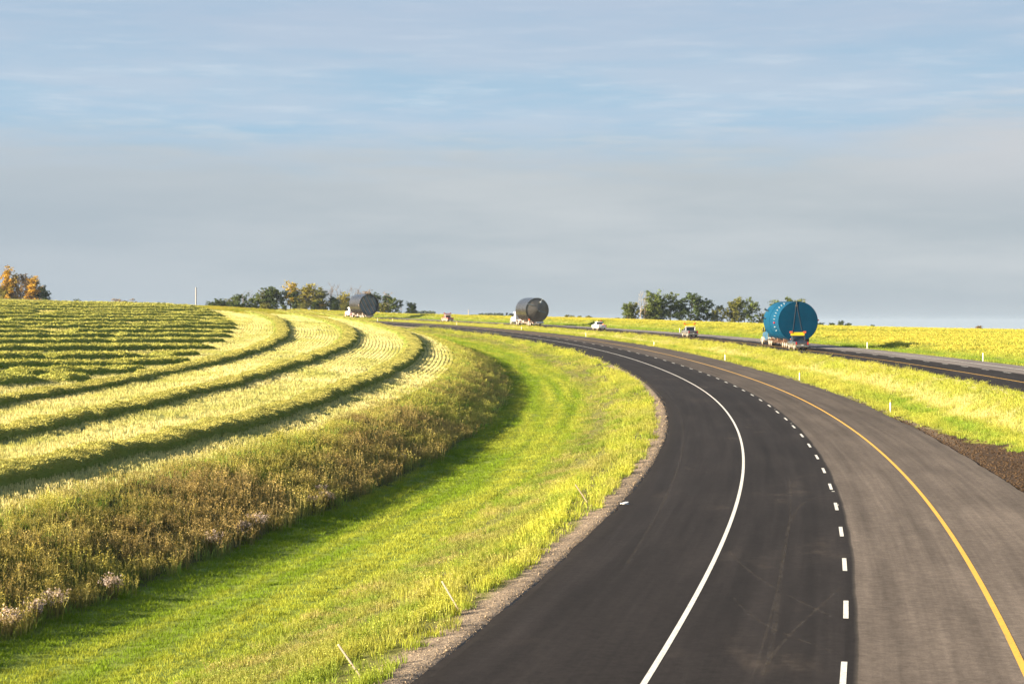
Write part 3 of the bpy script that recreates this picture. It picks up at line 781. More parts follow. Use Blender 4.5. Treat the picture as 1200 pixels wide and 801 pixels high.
# short rows that end against the innermost long windrow
ends = [(102,443,452),(163,434,442),(215,424,431),(232,416,421),(250,408,411),(262,401,403),(272,395.5,396),(277,390.5,390),(279,386,384.5),(278,382,380),(274,378,375.8),(270,374.5,372),(264,371,368.5),(258,368,365.2),(250,365,362.3),(243,362.5,359.6),(236,361,358),(226,359.8,356.6),(206,358.8,355.2),(182,357.6,353.8),(152,356,352.4)]
ordn = 'first second third fourth fifth sixth seventh eighth ninth tenth eleventh twelfth thirteenth fourteenth fifteenth sixteenth seventeenth eighteenth nineteenth twentieth twenty-first'.split()
for i, (ex, ey, ly) in enumerate(ends):
    b = hit(ex, ey, 60, 620); a = hit(-40, ly, 60, 620)
    L = math.hypot(a[0]-b[0], a[1]-b[1]); st = .9 if i < 6 else 1.6
    t_ = np.linspace(0, 1, max(int(L / st), 8))
    sag = np.sin(t_ * 5 + i * 1.7) * .7 + np.sin(t_ * 13 + i) * .25
    X = a[0] + (b[0]-a[0]) * t_; Yy = a[1] + (b[1]-a[1]) * t_ + sag
    far = math.hypot(*b) / 130
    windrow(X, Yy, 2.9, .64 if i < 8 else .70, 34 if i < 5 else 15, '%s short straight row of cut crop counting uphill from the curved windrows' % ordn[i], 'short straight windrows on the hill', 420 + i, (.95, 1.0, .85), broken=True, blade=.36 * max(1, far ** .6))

# ------------------------------------------------------------------ trees
M_BARK = paint('bark', (.16,.12,.09), .9, var=.3, spec=.1)
M_PALEBARK = paint('pale_dead_wood', (.36,.30,.23), .9, var=.25, spec=.1)
LEAF = {}
for k, c in dict(dark=(.07,.098,.03), green=(.115,.145,.036), olive=(.175,.175,.045), yellow=(.38,.28,.04), gold=(.24,.21,.04), orange=(.44,.27,.04), brown=(.26,.18,.10), haze=(.05,.065,.035)).items():
    LEAF[k] = leafy('leaves_' + k, .3, attr_instancer=False, col=c)
def tree_meshes(seed, shape, leaves=True, dens=1.0):
    """trunk with limbs, and a crown of leaf clumps, for a tree ten metres high"""
    r = np.random.default_rng(seed); V = []; Q = []
    def limb(p, q, r0, r1, nseg=4, jit=.25, k=6):
        p = np.array(p, float); q = np.array(q, float); pts = [p + (q-p)*t + (r.normal(0, jit, 3) if 0 < t < 1 else 0) for t in np.linspace(0, 1, nseg+1)]
        base = len(V)
        for i, c in enumerate(pts):
            rad = r0 + (r1 - r0) * i / nseg
            for j in range(k):
                a = 2*math.pi*j/k; V.append((c[0] + rad*math.cos(a), c[1] + rad*math.sin(a), c[2]))
        for i in range(nseg):
            for j in range(k): Q.append((base+i*k+j, base+i*k+(j+1)%k, base+(i+1)*k+(j+1)%k, base+(i+1)*k+j))
        return pts
    P = dict(round=(3.4,.10,.55), oval=(2.5,.08,.55), tall=(1.7,.12,.55), shrub=(4.5,.02,.45), bare=(1.7,.3,.65))[shape]
    wid, z0, zc = P
    stems = 3 if shape == 'shrub' else (2 if r.uniform() < .3 else 1)
    tips = []
    for st in range(stems):
        ox = r.normal(0, .35 * (stems > 1) * (2 if shape == 'shrub' else 1), 2); lean = r.normal(0, .45, 2)
        tr = limb((ox[0], ox[1], -.4), (ox[0]+lean[0], ox[1]+lean[1], 9.3 - st*1.2), .2 if shape != 'shrub' else .1, .03, 7, .12)
        nb = {'bare': 16, 'tall': 20, 'oval': 24}.get(shape, 26)
        for i in range(nb):
            t = z0 + (.97 - z0) * (i + r.uniform(0, 1)) / nb
            f = t * 7; k = min(int(f), 6); b = tr[k] + (tr[k+1] - tr[k]) * (f - k)
            a = r.uniform(0, 2*math.pi); prof = math.sqrt(max(.08, 1 - ((t - zc) / (.50 if t > zc else zc - z0 + .30)) ** 2))
            ln = wid * prof * r.uniform(.55, 1.08)
            e = b + np.array([math.cos(a)*ln, math.sin(a)*ln, ln * (r.uniform(.3, .9) if shape in ('round', 'shrub') else r.uniform(.5, 1.4))])
            e[2] = min(e[2], 10.1)
            limb(b, e, .075*(1.15-t)*(1.5 if not leaves else 1), .018*(2 if not leaves else 1), 3, .10, 5); tips.append((e, ln)); tips.append((b*.45 + e*.55, ln))
            for _ in range(3 if not leaves else 1):
                e2 = e + r.normal(0, .55, 3) + np.array([0, 0, .35]); limb(b*.3 + e*.7, e2, .02*(2 if not leaves else 1), .01*(2.2 if not leaves else 1), 2, .05, 4)
                tips.append((e2, ln))
    trunk = np_mesh('trunk', np.array(V), np.array(Q).ravel(), np.full(len(Q), 4), smooth=True)
    crown = None
    if leaves:
        V2 = []; C2 = []
        for e, ln in tips:
            if r.uniform() < .10: continue
            k = int(r.uniform(24, 50) * dens); rad = r.uniform(.34, .75)
            br = r.uniform(.62, 1.3)
            p = e + r.normal(0, 1, (k, 3)) * np.array([rad, rad, rad*.75]) * .62
            n = r.normal(0, 1, (k, 3)); n /= np.linalg.norm(n, axis=1)[:, None]
            u = np.cross(n, r.normal(0, 1, (k, 3))); u /= np.linalg.norm(u, axis=1)[:, None]; v = np.cross(n, u)
            s_ = r.uniform(.14, .30, (k, 1))
            V2.append(np.stack([p - u*s_, p - v*s_*.7, p + u*s_, p + v*s_*.7], 1).reshape(-1, 3))
            C2.append(np.repeat((br * r.uniform(.75, 1.25, (k, 1))) * np.array([[1, 1, 1]]), 4, 0))
        V2 = np.concatenate(V2); V2[:,2] = np.maximum(V2[:,2], .15); C2 = np.concatenate(C2); nq = len(V2)//4
        crown = np_mesh('crown', V2, np.arange(len(V2)), np.full(nq, 4), {'vc': ('FLOAT_COLOR', C2)})
    return trunk, crown
TEMPL = {}
def templ(shape, var, leaves, dens):
    key = (shape, var, leaves, dens)
    if key not in TEMPL: TEMPL[key] = tree_meshes(500 + var * 13 + sum(map(ord, shape)), shape, leaves, dens)
    return TEMPL[key]
tree_i = 0
def tree(px, top, base, Y, shape, leaf, label, group=None, name='tree', wide=1.0, dens=1.0, bark=None):
    """a tree standing on the ground at distance Y, as tall as the photograph shows it"""
    global tree_i
    tree_i += 1
    x = (px - 600) / F * Y; z = gz(x, Y)
    ztop = -(top - H0) / F * Y; h = max(ztop - z, 1.2)
    tr, cr = templ(shape, tree_i % 4, leaf is not None, dens)
    o = empty(name, (x, Y, z), (tree_i * 2.39) % 6.28); tag(o, label, 'shrub' if 'shrub' in name else 'tree', group)
    k = h / 10.0; kw = k * wide
    o.scale = (kw, kw, k)
    a = tr.copy() if False else tr
    t = bpy.data.objects.new('trunk', a); COL.objects.link(t); t.parent = o
    if not t.data.materials: t.data.materials.append(M_BARK)
    t.material_slots[0].link = 'OBJECT'; t.material_slots[0].material = bark or M_BARK
    if cr is not None:
        c = bpy.data.objects.new('crown', cr); COL.objects.link(c); c.parent = o
        if not c.data.materials: c.data.materials.append(LEAF['green'])
        c.material_slots[0].link = 'OBJECT'; c.material_slots[0].material = LEAF[leaf]
    return o
zx = lambda x: 230 + x / 4.444
zy = lambda y: 320 + y / 4.444
GL = 'grove behind the curved windrows'
L = [ # x, top (in an enlargement of the photograph), base row, shape, leaf, label
 (82,150,357.5,'shrub','dark','small dark shrub alone at the left end of the grove, beside the tall pole'),
 (115,137,357.5,'shrub','dark','dark bush, second from the left end of the grove on the hill'),
 (142,146,358,'shrub','dark','low dark bush in the gap at the left end of the grove'),
 (188,138,358.5,'shrub','olive','low olive bush forming the left shoulder of the dense part of the grove'),
 (215,124,358.5,'round','green','rounded green tree at the left shoulder of the grove beside bare twigs'),
 (240,112,359,'round','dark','rounded dark tree in the left part of the grove, under the bare twigs'),
 (300,124,359.5,'round','green','broad green tree between the bare twigs and the tall dark tree of the grove'),
 (332,112,360,'oval','green','green tree just left of the pale grey tree in the grove'),
 (352,96,360,'oval','olive','pale olive tree touching the tall dark tree of the grove'),
 (382,82,360.5,'oval','dark','tall dark rounded tree in the left half of the grove'),
 (421,83,361,'oval','green','grey green tree between the tall dark and the left tall yellow tree'),
 (455,97,362,'oval','dark','dark conical tree directly left of the left tall yellow tree'),
 (492,54,362.5,'tall','yellow','tall yellow autumn tree, the left one of the two tall yellow trees in the grove'),
 (518,92,363,'oval','dark','dark green tree tucked to the right of the left tall yellow tree'),
 (545,128,363.5,'shrub','olive','olive bush in the dip between the two tall yellow trees of the grove'),
 (574,56,364,'tall','gold','tall yellow green autumn tree, right one of the two tall yellow trees'),
 (604,84,364.5,'tall','gold','thinning golden tree with a pale trunk beside the right tall yellow tree'),
 (634,86,365,'oval','olive','olive green tree between the golden trees and the small yellow bush'),
 (662,146,366,'shrub','yellow','small bright yellow bush at the foot of the grove'),
 (708,128,367,'round','dark','dark green tree between the bright yellow bush and the yellow tree by the open tank'),
 (742,140,367,'shrub','dark','dark bush left of the yellow tree by the open tank'),
 (778,108,367.5,'oval','gold','yellow green tree just left of the open grey tank'),
 (882,98,368,'tall','brown','yellowish tree whose top shows over the open grey tank'),
 (925,112,368.5,'oval','dark','dark tree half hidden by the right edge of the open grey tank'),
 (962,118,368.5,'round','dark','dark tree right of the open grey tank, left of the tawny thin tree'),
 (1000,128,368.5,'round','green','green tree under the tawny thin tree right of the open tank'),
 (1024,128,368.5,'oval','green','green tree second from the right end of the grove'),
 (1052,146,368.5,'oval','dark','dark tree at the right end of the grove, left of the gap'),
 (1112,156,368.8,'oval','dark','left half of the dark pair standing alone right of the grove'),
 (1132,160,369,'oval','dark','right half of the dark pair standing alone right of the grove'),
]
for x, t_, b_, sh, lf, lab in L: tree(zx(x), zy(t_), b_, 760, sh, lf, lab, GL, 'shrub' if sh == 'shrub' else 'tree', wide=1.3 if sh in ('tall','oval') else 1.15, dens=.6 if lf in ('gold','brown') else .85)
for i_, x_ in enumerate(range(200, 1030, 52)): tree(zx(x_), zy(150 + 6 * ((i_ * 7) % 4)), 0, 752, 'shrub', ('dark','green','dark','olive')[i_ % 4], '%s low bush from the left in the undergrowth line along the foot of the grove' % ordn[i_], GL, 'shrub', wide=1.1)
bare = [(268,88,'bare grey tree sticking out above the left part of the grove'),(245,100,'thin bare twigs at the left of the grove'),(600,52,'bare tree right above the golden trees of the grove'),
 (662,78,'bare reddish tree over the bright yellow bush of the grove'),(684,84,'thin bare tree between the bright yellow bush and the two tallest bare trees'),(704,58,'left one of the two tallest bare trees in the grove'),(740,60,'right one of the two tallest bare trees in the grove'),
 (792,76,'bare tree above the yellow tree by the open tank'),(816,78,'bare tree over the left edge of the open grey tank'),(843,74,'bare tree whose top shows over the open grey tank'),(990,108,'tawny thin tree rising above the dark trees right of the open tank'),(1068,140,'bare twigs at the right end of the grove')]
for x, t_, lab in bare: tree(zx(x), zy(t_), 366, 766, 'bare', None if x != 990 else 'brown', lab, GL, 'bare_tree', wide=.95, dens=.3)

rx = lambda x: 720 + x / 6.667
ry = lambda y: 320 + y / 6.667
GR = 'trees in the clump beyond the grey pickup'
for x, t_, sh, lf, wd, lab in [
 (105,232,'round','green',1.0,'round green tree at the left end of the clump beyond the grey pickup'),
 (150,240,'round','olive',1.0,'olive green tree just left of the pale dead trunk'),
 (245,262,'shrub','olive',.8,'olive bush at the foot of the pale dead trunk'),
 (312,158,'oval','green',1.15,'tall light green tree right of the pale dead trunk'),
 (300,235,'shrub','green',.8,'light green bush in front of the tall tree right of the dead trunk'),
 (362,232,'round','dark',.9,'dark low tree between the two tall light green trees of the clump'),
 (438,176,'oval','green',1.25,'tall light green tree in the middle of the clump beyond the grey pickup'),
 (508,210,'oval','dark',1.2,'dark green tree in the dip at the middle of the clump'),
 (592,172,'oval','dark',1.3,'tallest dark tree of the clump beyond the grey pickup'),
 (655,200,'oval','dark',1.3,'dark tree right of the tallest dark tree in the clump'),
 (718,220,'oval','dark',1.3,'dark tree at the right end of the clump, left of the gap'),
 (785,284,'shrub','olive',.7,'small olive bush in the gap between the two clumps of trees'),
 (838,262,'oval','olive',1.2,'yellow green tree at the left of the smaller clump'),
 (915,236,'round','olive',.9,'yellow green rounded tree in the middle of the smaller clump'),
 (962,210,'round','olive',.95,'tall yellow green tree of the smaller clump'),
 (1020,208,'round','green',.95,'tallest green tree of the smaller clump'),
 (1068,236,'oval','green',1.2,'green tree at the right end of the smaller clump'),
 (1150,312,'shrub','olive',.9,'low branchy bush peeping out left of the teal tank')]:
    tree(rx(x), ry(t_), 376, 760, sh, lf, lab, GR, 'shrub' if sh == 'shrub' else 'tree', wide=wd)
tree(rx(203), ry(150), 374, 756, 'bare', None, 'pale dead tree with bare trunk at the left of the clump', GR, 'dead_tree', wide=.8, bark=M_PALEBARK)
tree(rx(232), ry(172), 374, 758, 'bare', None, 'grey dead tree leaning beside the pale dead trunk', GR, 'dead_tree', wide=.8)
tree(912, 353, 380, 700, 'round', 'green', 'tree whose top shows over the left of the teal tank', None)
tree(926, 350.5, 380, 705, 'round', 'green', 'tree whose top shows over the middle of the teal tank', None)
tree(938, 354, 380, 700, 'round', 'olive', 'tree whose top shows over the right of the teal tank', None)
ox = lambda x: x / 6.667
oy = lambda y: 300 + y / 6.667
GO = 'autumn trees on the hill'
for x, t_, sh, lf, wd, dn, lab in [
 (2,240,'shrub','gold',.8,1.0,'low orange bush at the left edge of the autumn trees'),
 (72,108,'tall','orange',1.05,.9,'tallest orange tree of the autumn trees on the hill'),
 (100,150,'tall','yellow',1.0,.9,'yellow orange tree beside the tallest autumn tree'),
 (50,250,'shrub','gold',.7,1.0,'golden bush at the foot of the tallest autumn tree'),
 (132,305,'shrub','yellow',.6,1.0,'small yellow bush under the bare brown tree on the hill'),
 (170,160,'oval','brown',.9,.3,'nearly bare grey brown tree among the autumn trees'),
 (212,146,'tall','brown',1.1,.4,'brown thinning tree in the middle of the autumn trees'),
 (255,190,'oval','brown',.9,.5,'low brown tree between the thinning tree and the right orange tree'),
 (288,180,'tall','orange',1.3,.6,'orange tree near the right end of the autumn trees'),
 (335,236,'shrub','dark',.7,1.0,'dark green bush at the right end of the autumn trees')]:
    tree(ox(x), oy(t_), 350, 745, sh, lf, lab, GO, 'shrub' if sh == 'shrub' else 'tree', wide=wd, dens=dn)
for px, t_, Y, lab, lf, wd in [(88.5,350.6,700,'tiny dark bush on the bare hilltop, nearest the autumn trees','dark',.9),(145,351.8,700,'tiny purplish bush on the hilltop between the autumn trees and the pole','brown',1.6),
 (189,355,690,'tiny low bush on the hilltop just left of the tall pole','dark',1.2),
 (664,368.6,655,'bush on the field edge above the grey steel tank, leftmost of five','olive',.9),(671,369.3,655,'bush on the field edge, second of five left of the white pickup','olive',1.3),(679,369.8,655,'bush on the field edge, third of five above the white pickup','olive',1.2),(690,369.8,650,'bush on the field edge, fourth of five above the white pickup','olive',1.6),(724,372,650,'low bush on the field edge just left of the clump of trees','dark',1.6),
 (985,375.5,620,'round dark bush on the horizon right of the teal tank','dark',.9),(975,378.2,620,'low dark bush left of the round dark bush on the horizon','dark',1.6),(994,378.4,620,'low dark bush right of the round dark bush on the horizon','dark',1.6),(962,378,625,'low dark bush beside the right edge of the teal tank','dark',1.6),
 (1023,380.3,600,'tiny dark bush on the bare right horizon','dark',1.2),(1147,381.6,590,'tiny reddish bush far right on the horizon','brown',1.5)]:
    tree(px, t_, 0, Y, 'shrub', lf, lab, None, 'shrub', wide=wd)
# far wood fading into the fog
def far_wood():
    r = np.random.default_rng(77); V = []; C2 = []
    for (p0, p1, hy, n) in ((476,507,364.5,60),(507,560,369.0,40),(560,600,367.2,36),(250,330,372,20)):
        for i in range(n):
            px = r.uniform(p0, p1); Y = r.uniform(2050, 2250); x = (px-600)/F*Y; top = hy + 3.2*r.uniform(0,1)**2; zt = -(top-H0)/F*Y; zb = -.0055*Y - 1
            k = 70; t = r.uniform(0, 1, k)
            p = np.stack([x + r.normal(0, 2.2, k), Y + r.normal(0, 2.2, k), zb + (zt - zb) * t], 1)
            s_ = r.uniform(.8, 1.8, (k,1)); u = r.normal(0,1,(k,3)); u /= np.linalg.norm(u,axis=1)[:,None]; v = np.cross(u, r.normal(0,1,(k,3))); v /= np.linalg.norm(v,axis=1)[:,None]
            V.append(np.stack([p-u*s_, p-v*s_, p+u*s_, p+v*s_],1).reshape(-1,3)); C2.append(np.full((4*k,3), r.uniform(.7,1.2)))
    V = np.concatenate(V); C2 = np.concatenate(C2)
    me = np_mesh('far_wood', V, np.arange(len(V)), np.full(len(V)//4, 4), {'vc': ('FLOAT_COLOR', C2)})
    tag(link('far_wood', me, LEAF['haze']), 'blue grey wood far off, fading into the fog bank', 'wood', None, 'stuff')
far_wood()

# ------------------------------------------------------------------ roadside posts, stakes, poles, litter
M_POST = paint('white_plastic_post', (.84,.84,.82), .45, var=.04, dirt=(.62,.58,.50))
M_REFL = paint('yellow_reflector', (.80,.52,.03), .35, var=.05)
M_LATH = paint('raw_lath', (.52,.40,.31), .8, var=.08)
M_POLE = paint('weathered_pole', (.34,.30,.25), .85, var=.15)
def post(px, py, d, label, group, refl=True):
    """flexible marker post; px,py = its foot in the photograph"""
    u = (px - 600) / F; Y = np.linspace(40, 720, 60000); s, dd = sd(u * Y, Y)
    k = np.argmin(np.abs(dd - d) + (s > 700) * 99); x, y = u * Y[k], Y[k]
    s0 = float(s[k]); hdg = HD0 - s0 / R
    o = empty('marker_post', (float(x), float(y), gz(x, y) - .02), -hdg, 0); tag(o, label, 'marker post', group)
    k_ = 1.0 if y < 260 else 1.25
    m = MB(); m.tube((0,0,0),(0,0,1.0), .06*k_, .055*k_, 14); m.tube((0,0,1.0),(0,0,1.04), .055*k_, .03*k_, 14); m.build('post', M_POST, o)
    if refl: m = MB(); m.tube((0,0,.86),(0,0,1.08), .068*k_, .066*k_, 14); m.build('reflector', M_REFL, o)
gm = 'white marker posts along the median edge'
for px, py, lab in [(1043.5,485,'white marker post with yellow top nearest the camera, beside the turned brown soil'),(937,444,'white marker post with yellow top on the median edge, second from the brown soil'),(849.7,421.5,'white marker post with yellow top on the median edge, third from the brown soil'),
 (766.5,405.5,'white marker post on the median edge in front of the grey pickup'),(686.6,393.8,'white marker post on the median edge in front of the white pickup'),(611.2,386.5,'white marker post on the median edge before the grey steel tank'),(535.2,380,'white marker post on the median edge just right of the red pickup'),(460,375.8,'white marker post on the median edge between the open tank and the red pickup'),(442.5,373,'white marker post on the median edge closest to the open tank')]:
    post(px, py, 9.05, lab, gm)
gf = 'white marker posts along the ripe field'
for px, py, lab in [(1152,422.5,'white marker post by the ripe field at the far right'),(1016.3,407.5,'white marker post by the ripe field right of the teal tank'),(796.6,388.8,'white marker post by the ripe field just left of the grey pickup'),(1290,442,'white marker post by the ripe field beyond the right edge')][:3]:
    post(px, py, 32.6, lab, gf, False)
def stake(top, foot, h, label):
    x, y = hit(*foot); z = gz(x, y)
    tx_ = (top[0] - 600) / F * y; tz = -(top[1] - H0) / F * y
    v = Vector((tx_ - x, -.25, tz - z)); v = v.normalized() * max(h, v.length)
    m = MB(); n = v.normalized(); side = n.cross(Vector((.55,1,0))).normalized() * .022; th = n.cross(side).normalized() * .010
    a = Vector((0,0,0)) - n * .25; b = v
    P_ = [a-side-th, a+side-th, a+side+th, a-side+th, b-side-th, b+side-th, b+side+th, b-side+th]
    vs = [m.bm.verts.new(p) for p in P_]
    for f in ((3,2,1,0),(4,5,6,7),(0,1,5,4),(1,2,6,5),(2,3,7,6),(3,0,4,7)): m.bm.faces.new([vs[i] for i in f])
    o = m.build('survey_stake', M_LATH); o.location = (x, y, z); tag(o, label, 'survey stake', 'leaning survey stakes')
stake((401,757),(425,796), 1.0, 'leaning wooden survey stake nearest the camera, at the bottom edge of the grass bank')
stake((520,682),(538.5,716), 1.0, 'leaning wooden survey stake beside the gravel, middle one of three')
stake((677.5,572),(688,588), 1.0, 'leaning pinkish survey stake near the white litter, farthest of three')
def pole(px, top, Y, rad, label, name):
    x = (px-600)/F*Y; z = gz(x, Y); h = -(top-H0)/F*Y - z
    m = MB(); m.tube((0,0,-.5),(0,0,h), rad, rad*.75, 10); o = m.build(name, M_POLE); o.location = (x, Y, z); tag(o, label, 'pole')
pole(229.7, 336.5, 640, .26, 'tall pale wooden pole standing alone on the hilltop left of the grove', 'wooden_pole')
pole(549, 362.5, 720, .17, 'thin pale pole in the field right of the red pickup', 'field_pole')
def litter():
    x, y = hit(730, 596); s_, d_ = sd(x, y); x, y = xy(s_, -8.75); r = np.random.default_rng(5)
    bm = bmesh.new(); bmesh.ops.create_icosphere(bm, subdivisions=3, radius=.17)
    for v in bm.verts:
        n = r.uniform(.7, 1.15) * (.8 + .4 * math.sin(v.co.x*17) * math.cos(v.co.y*13)); v.co *= n; v.co.z = max(v.co.z * .45, -.02); v.co.x *= 1.5
    me = bpy.data.meshes.new('litter_bag'); bm.to_mesh(me); bm.free()
    o = link('litter_bag', me, paint('crumpled_plastic', (.55,.54,.52), .5, var=.2)); o.location = (float(x), float(y), road_z(float(s_), -8) + .02); o.rotation_euler = (0,0,.5)
    tag(o, 'crumpled pale plastic litter lying on the left edge of the asphalt', 'litter')
litter()
M_FLUFF = leafy('seed_fluff', .3, attr_instancer=False, col=(.40,.32,.275))
def fluff(px, py, size, label, r=np.random.default_rng(9)):
    x, y = hit(px, py + 9); z = gz(x, y); V = []; C2 = []; sizes = []; idx = []
    def quad(p, u, v, c): 
        b = sum(sizes); V.extend([p-u-v, p+u-v, p+u+v, p-u+v]); idx.extend([b, b+1, b+2, b+3]); sizes.append(4); C2.extend([c]*4)
    for h_ in range(int(20 * size) + 10):
        a = r.uniform(0, 6.28); rr = .5 * size * math.sqrt(r.uniform()); base = np.array([rr*.5*math.cos(a), rr*.5*math.sin(a), 0]); top = np.array([rr*math.cos(a), rr*math.sin(a), (.55 + .45*r.uniform()) * (.5 + .5*size) * (1 - .3*(rr/size))])
        w = np.array([.008, 0, 0]); mid = (base+top)/2
        quad(mid, w, (top-base)/2, (.38,.40,.22))
        for k in range(16):
            p = top + r.normal(0, .055, 3); u = r.normal(0, 1, 3); u /= np.linalg.norm(u); v = np.cross(u, r.normal(0, 1, 3)); v /= np.linalg.norm(v); q = r.uniform(.012, .03)
            c = r.uniform(.75, 1.25); quad(p, u*q, v*q, (c, c, c))
    me = np_mesh('seed_head_weed', np.array(V), idx, sizes, {'vc': ('FLOAT_COLOR', np.array(C2))})
    o = link('seed_head_weed', me, M_FLUFF); o.location = (x, y, z); tag(o, label, 'weed clump', 'pale fluffy weed clumps along the mown strip')
fl = [(10,735,.75),(40,722,.6),(64,712,.8),(132,694,.8),(250,638,.75),(284,624,.7),(302,617,.95),(366,590,.65),(384,586,.85),(376,577,.6),(470,536,.6)]
for i, (a, b, c) in enumerate(fl): fluff(a, b, c, '%s pale fluffy seed head clump from the left along the mown strip' % ordn[i])

# ------------------------------------------------------------------ vehicles
M_TYRE = paint('tyre_rubber', (.03,.03,.03), .85, var=.2, dirt=(.20,.165,.12))
M_RIM = paint('alloy_rim', (.62,.58,.52), .35, .7, var=.1)
M_GLASS, _t = new_mat('dark_glass')
_t.out(_t.n('ShaderNodeBsdfPrincipled', ins={'Base Color': (.012,.016,.02,1), 'Roughness': .08, 'Specular IOR Level': .8}).outputs[0])
M_RED = paint('red_lens', (.55,.02,.015), .25, var=.05)
M_AMBER = paint('amber_lens', (.85,.30,.01), .25, var=.05)
M_CHROME = paint('chrome', (.75,.74,.72), .18, 1.0, var=.05)
M_BLACK = paint('black_trim', (.03,.03,.032), .6, var=.15, dirt=(.14,.115,.085))
M_SIGN = paint('yellow_sign', (.88,.58,.012), .5, var=.05)
M_FLAG = paint('orange_flag', (.75,.13,.03), .8, var=.1)
M_WHITE = paint('white_gloss', (.78,.78,.76), .3, var=.04, coat=.5, dirt=(.42,.35,.27))

def place_px(px, d):
    u = (px - 600) / F; Y = np.linspace(60, 800, 80000); s, dd = sd(u * Y, Y)
    k = np.argmin(np.abs(dd - d) + ((s > 760) | (s < 0)) * 99)
    s0 = float(s[k]); x, y = u * Y[k], Y[k]
    zf_ = zf if d > 12 else zn
    gr = (float(zf_(s0 + 10)) - float(zf_(s0 - 2))) / 12
    return (float(x), float(y), float(zf_(s0)) + .006), HD0 - s0 / R - 5.0 / R, math.atan(gr)
def vehicle(name, px, d, label, cat, group=None):
    loc, h, gr = place_px(px, d)
    o = empty(name, loc, -h, gr); tag(o, label, cat, group); return o
def wheel(parent, x, y, r, w, rim=M_RIM, dual=False, name='wheel'):
    s_ = 1 if x > 0 else -1
    m = MB()
    a = x - s_ * (w if dual else 0)
    for x0, x1 in (((x - s_*w, x),) if not dual else ((x - s_*w, x), (x - s_*(2*w+.06), x - s_*(w+.06)))):
        m.tube((x0 + s_*.03, y, r), (x1 - s_*.03, y, r), r, r, 20)
        m.tube((x1 - s_*.031, y, r), (x1, y, r), r, r*.9, 20); m.tube((x0 + s_*.031, y, r), (x0, y, r), r, r*.9, 20)
    t = m.build(name, M_TYRE, parent, 40)
    m = MB(); m.tube((x - s_*.02, y, r), (x + s_*.012, y, r), r*.62, r*.52, 16); m.tube((x + s_*.012, y, r), (x + s_*.05, y, r), r*.2, r*.16, 10)
    m.build('rim', rim, t, 40)
def lerp(a, b, t): return a + (b - a) * t
def panel(m, c, u0, u1, v0, v1, off):
    """a flat pane on the face with corners c (bl, br, tr, tl), standing proud by off"""
    c = [Vector(p) for p in c]; n = (c[1]-c[0]).cross(c[3]-c[0]).normalized()
    def P(u, v): return c[0].lerp(c[1], u).lerp(c[3].lerp(c[2], u), v)
    q = [P(u0,v0), P(u1,v0), P(u1,v1), P(u0,v1)]
    a = [m.bm.verts.new(p - n*.01) for p in q]; b = [m.bm.verts.new(p + n*off) for p in q]
    m.bm.faces.new(b); m.bm.faces.new(a[::-1])
    for i in range(4): m.bm.faces.new((a[i], a[(i+1)%4], b[(i+1)%4], b[i]))

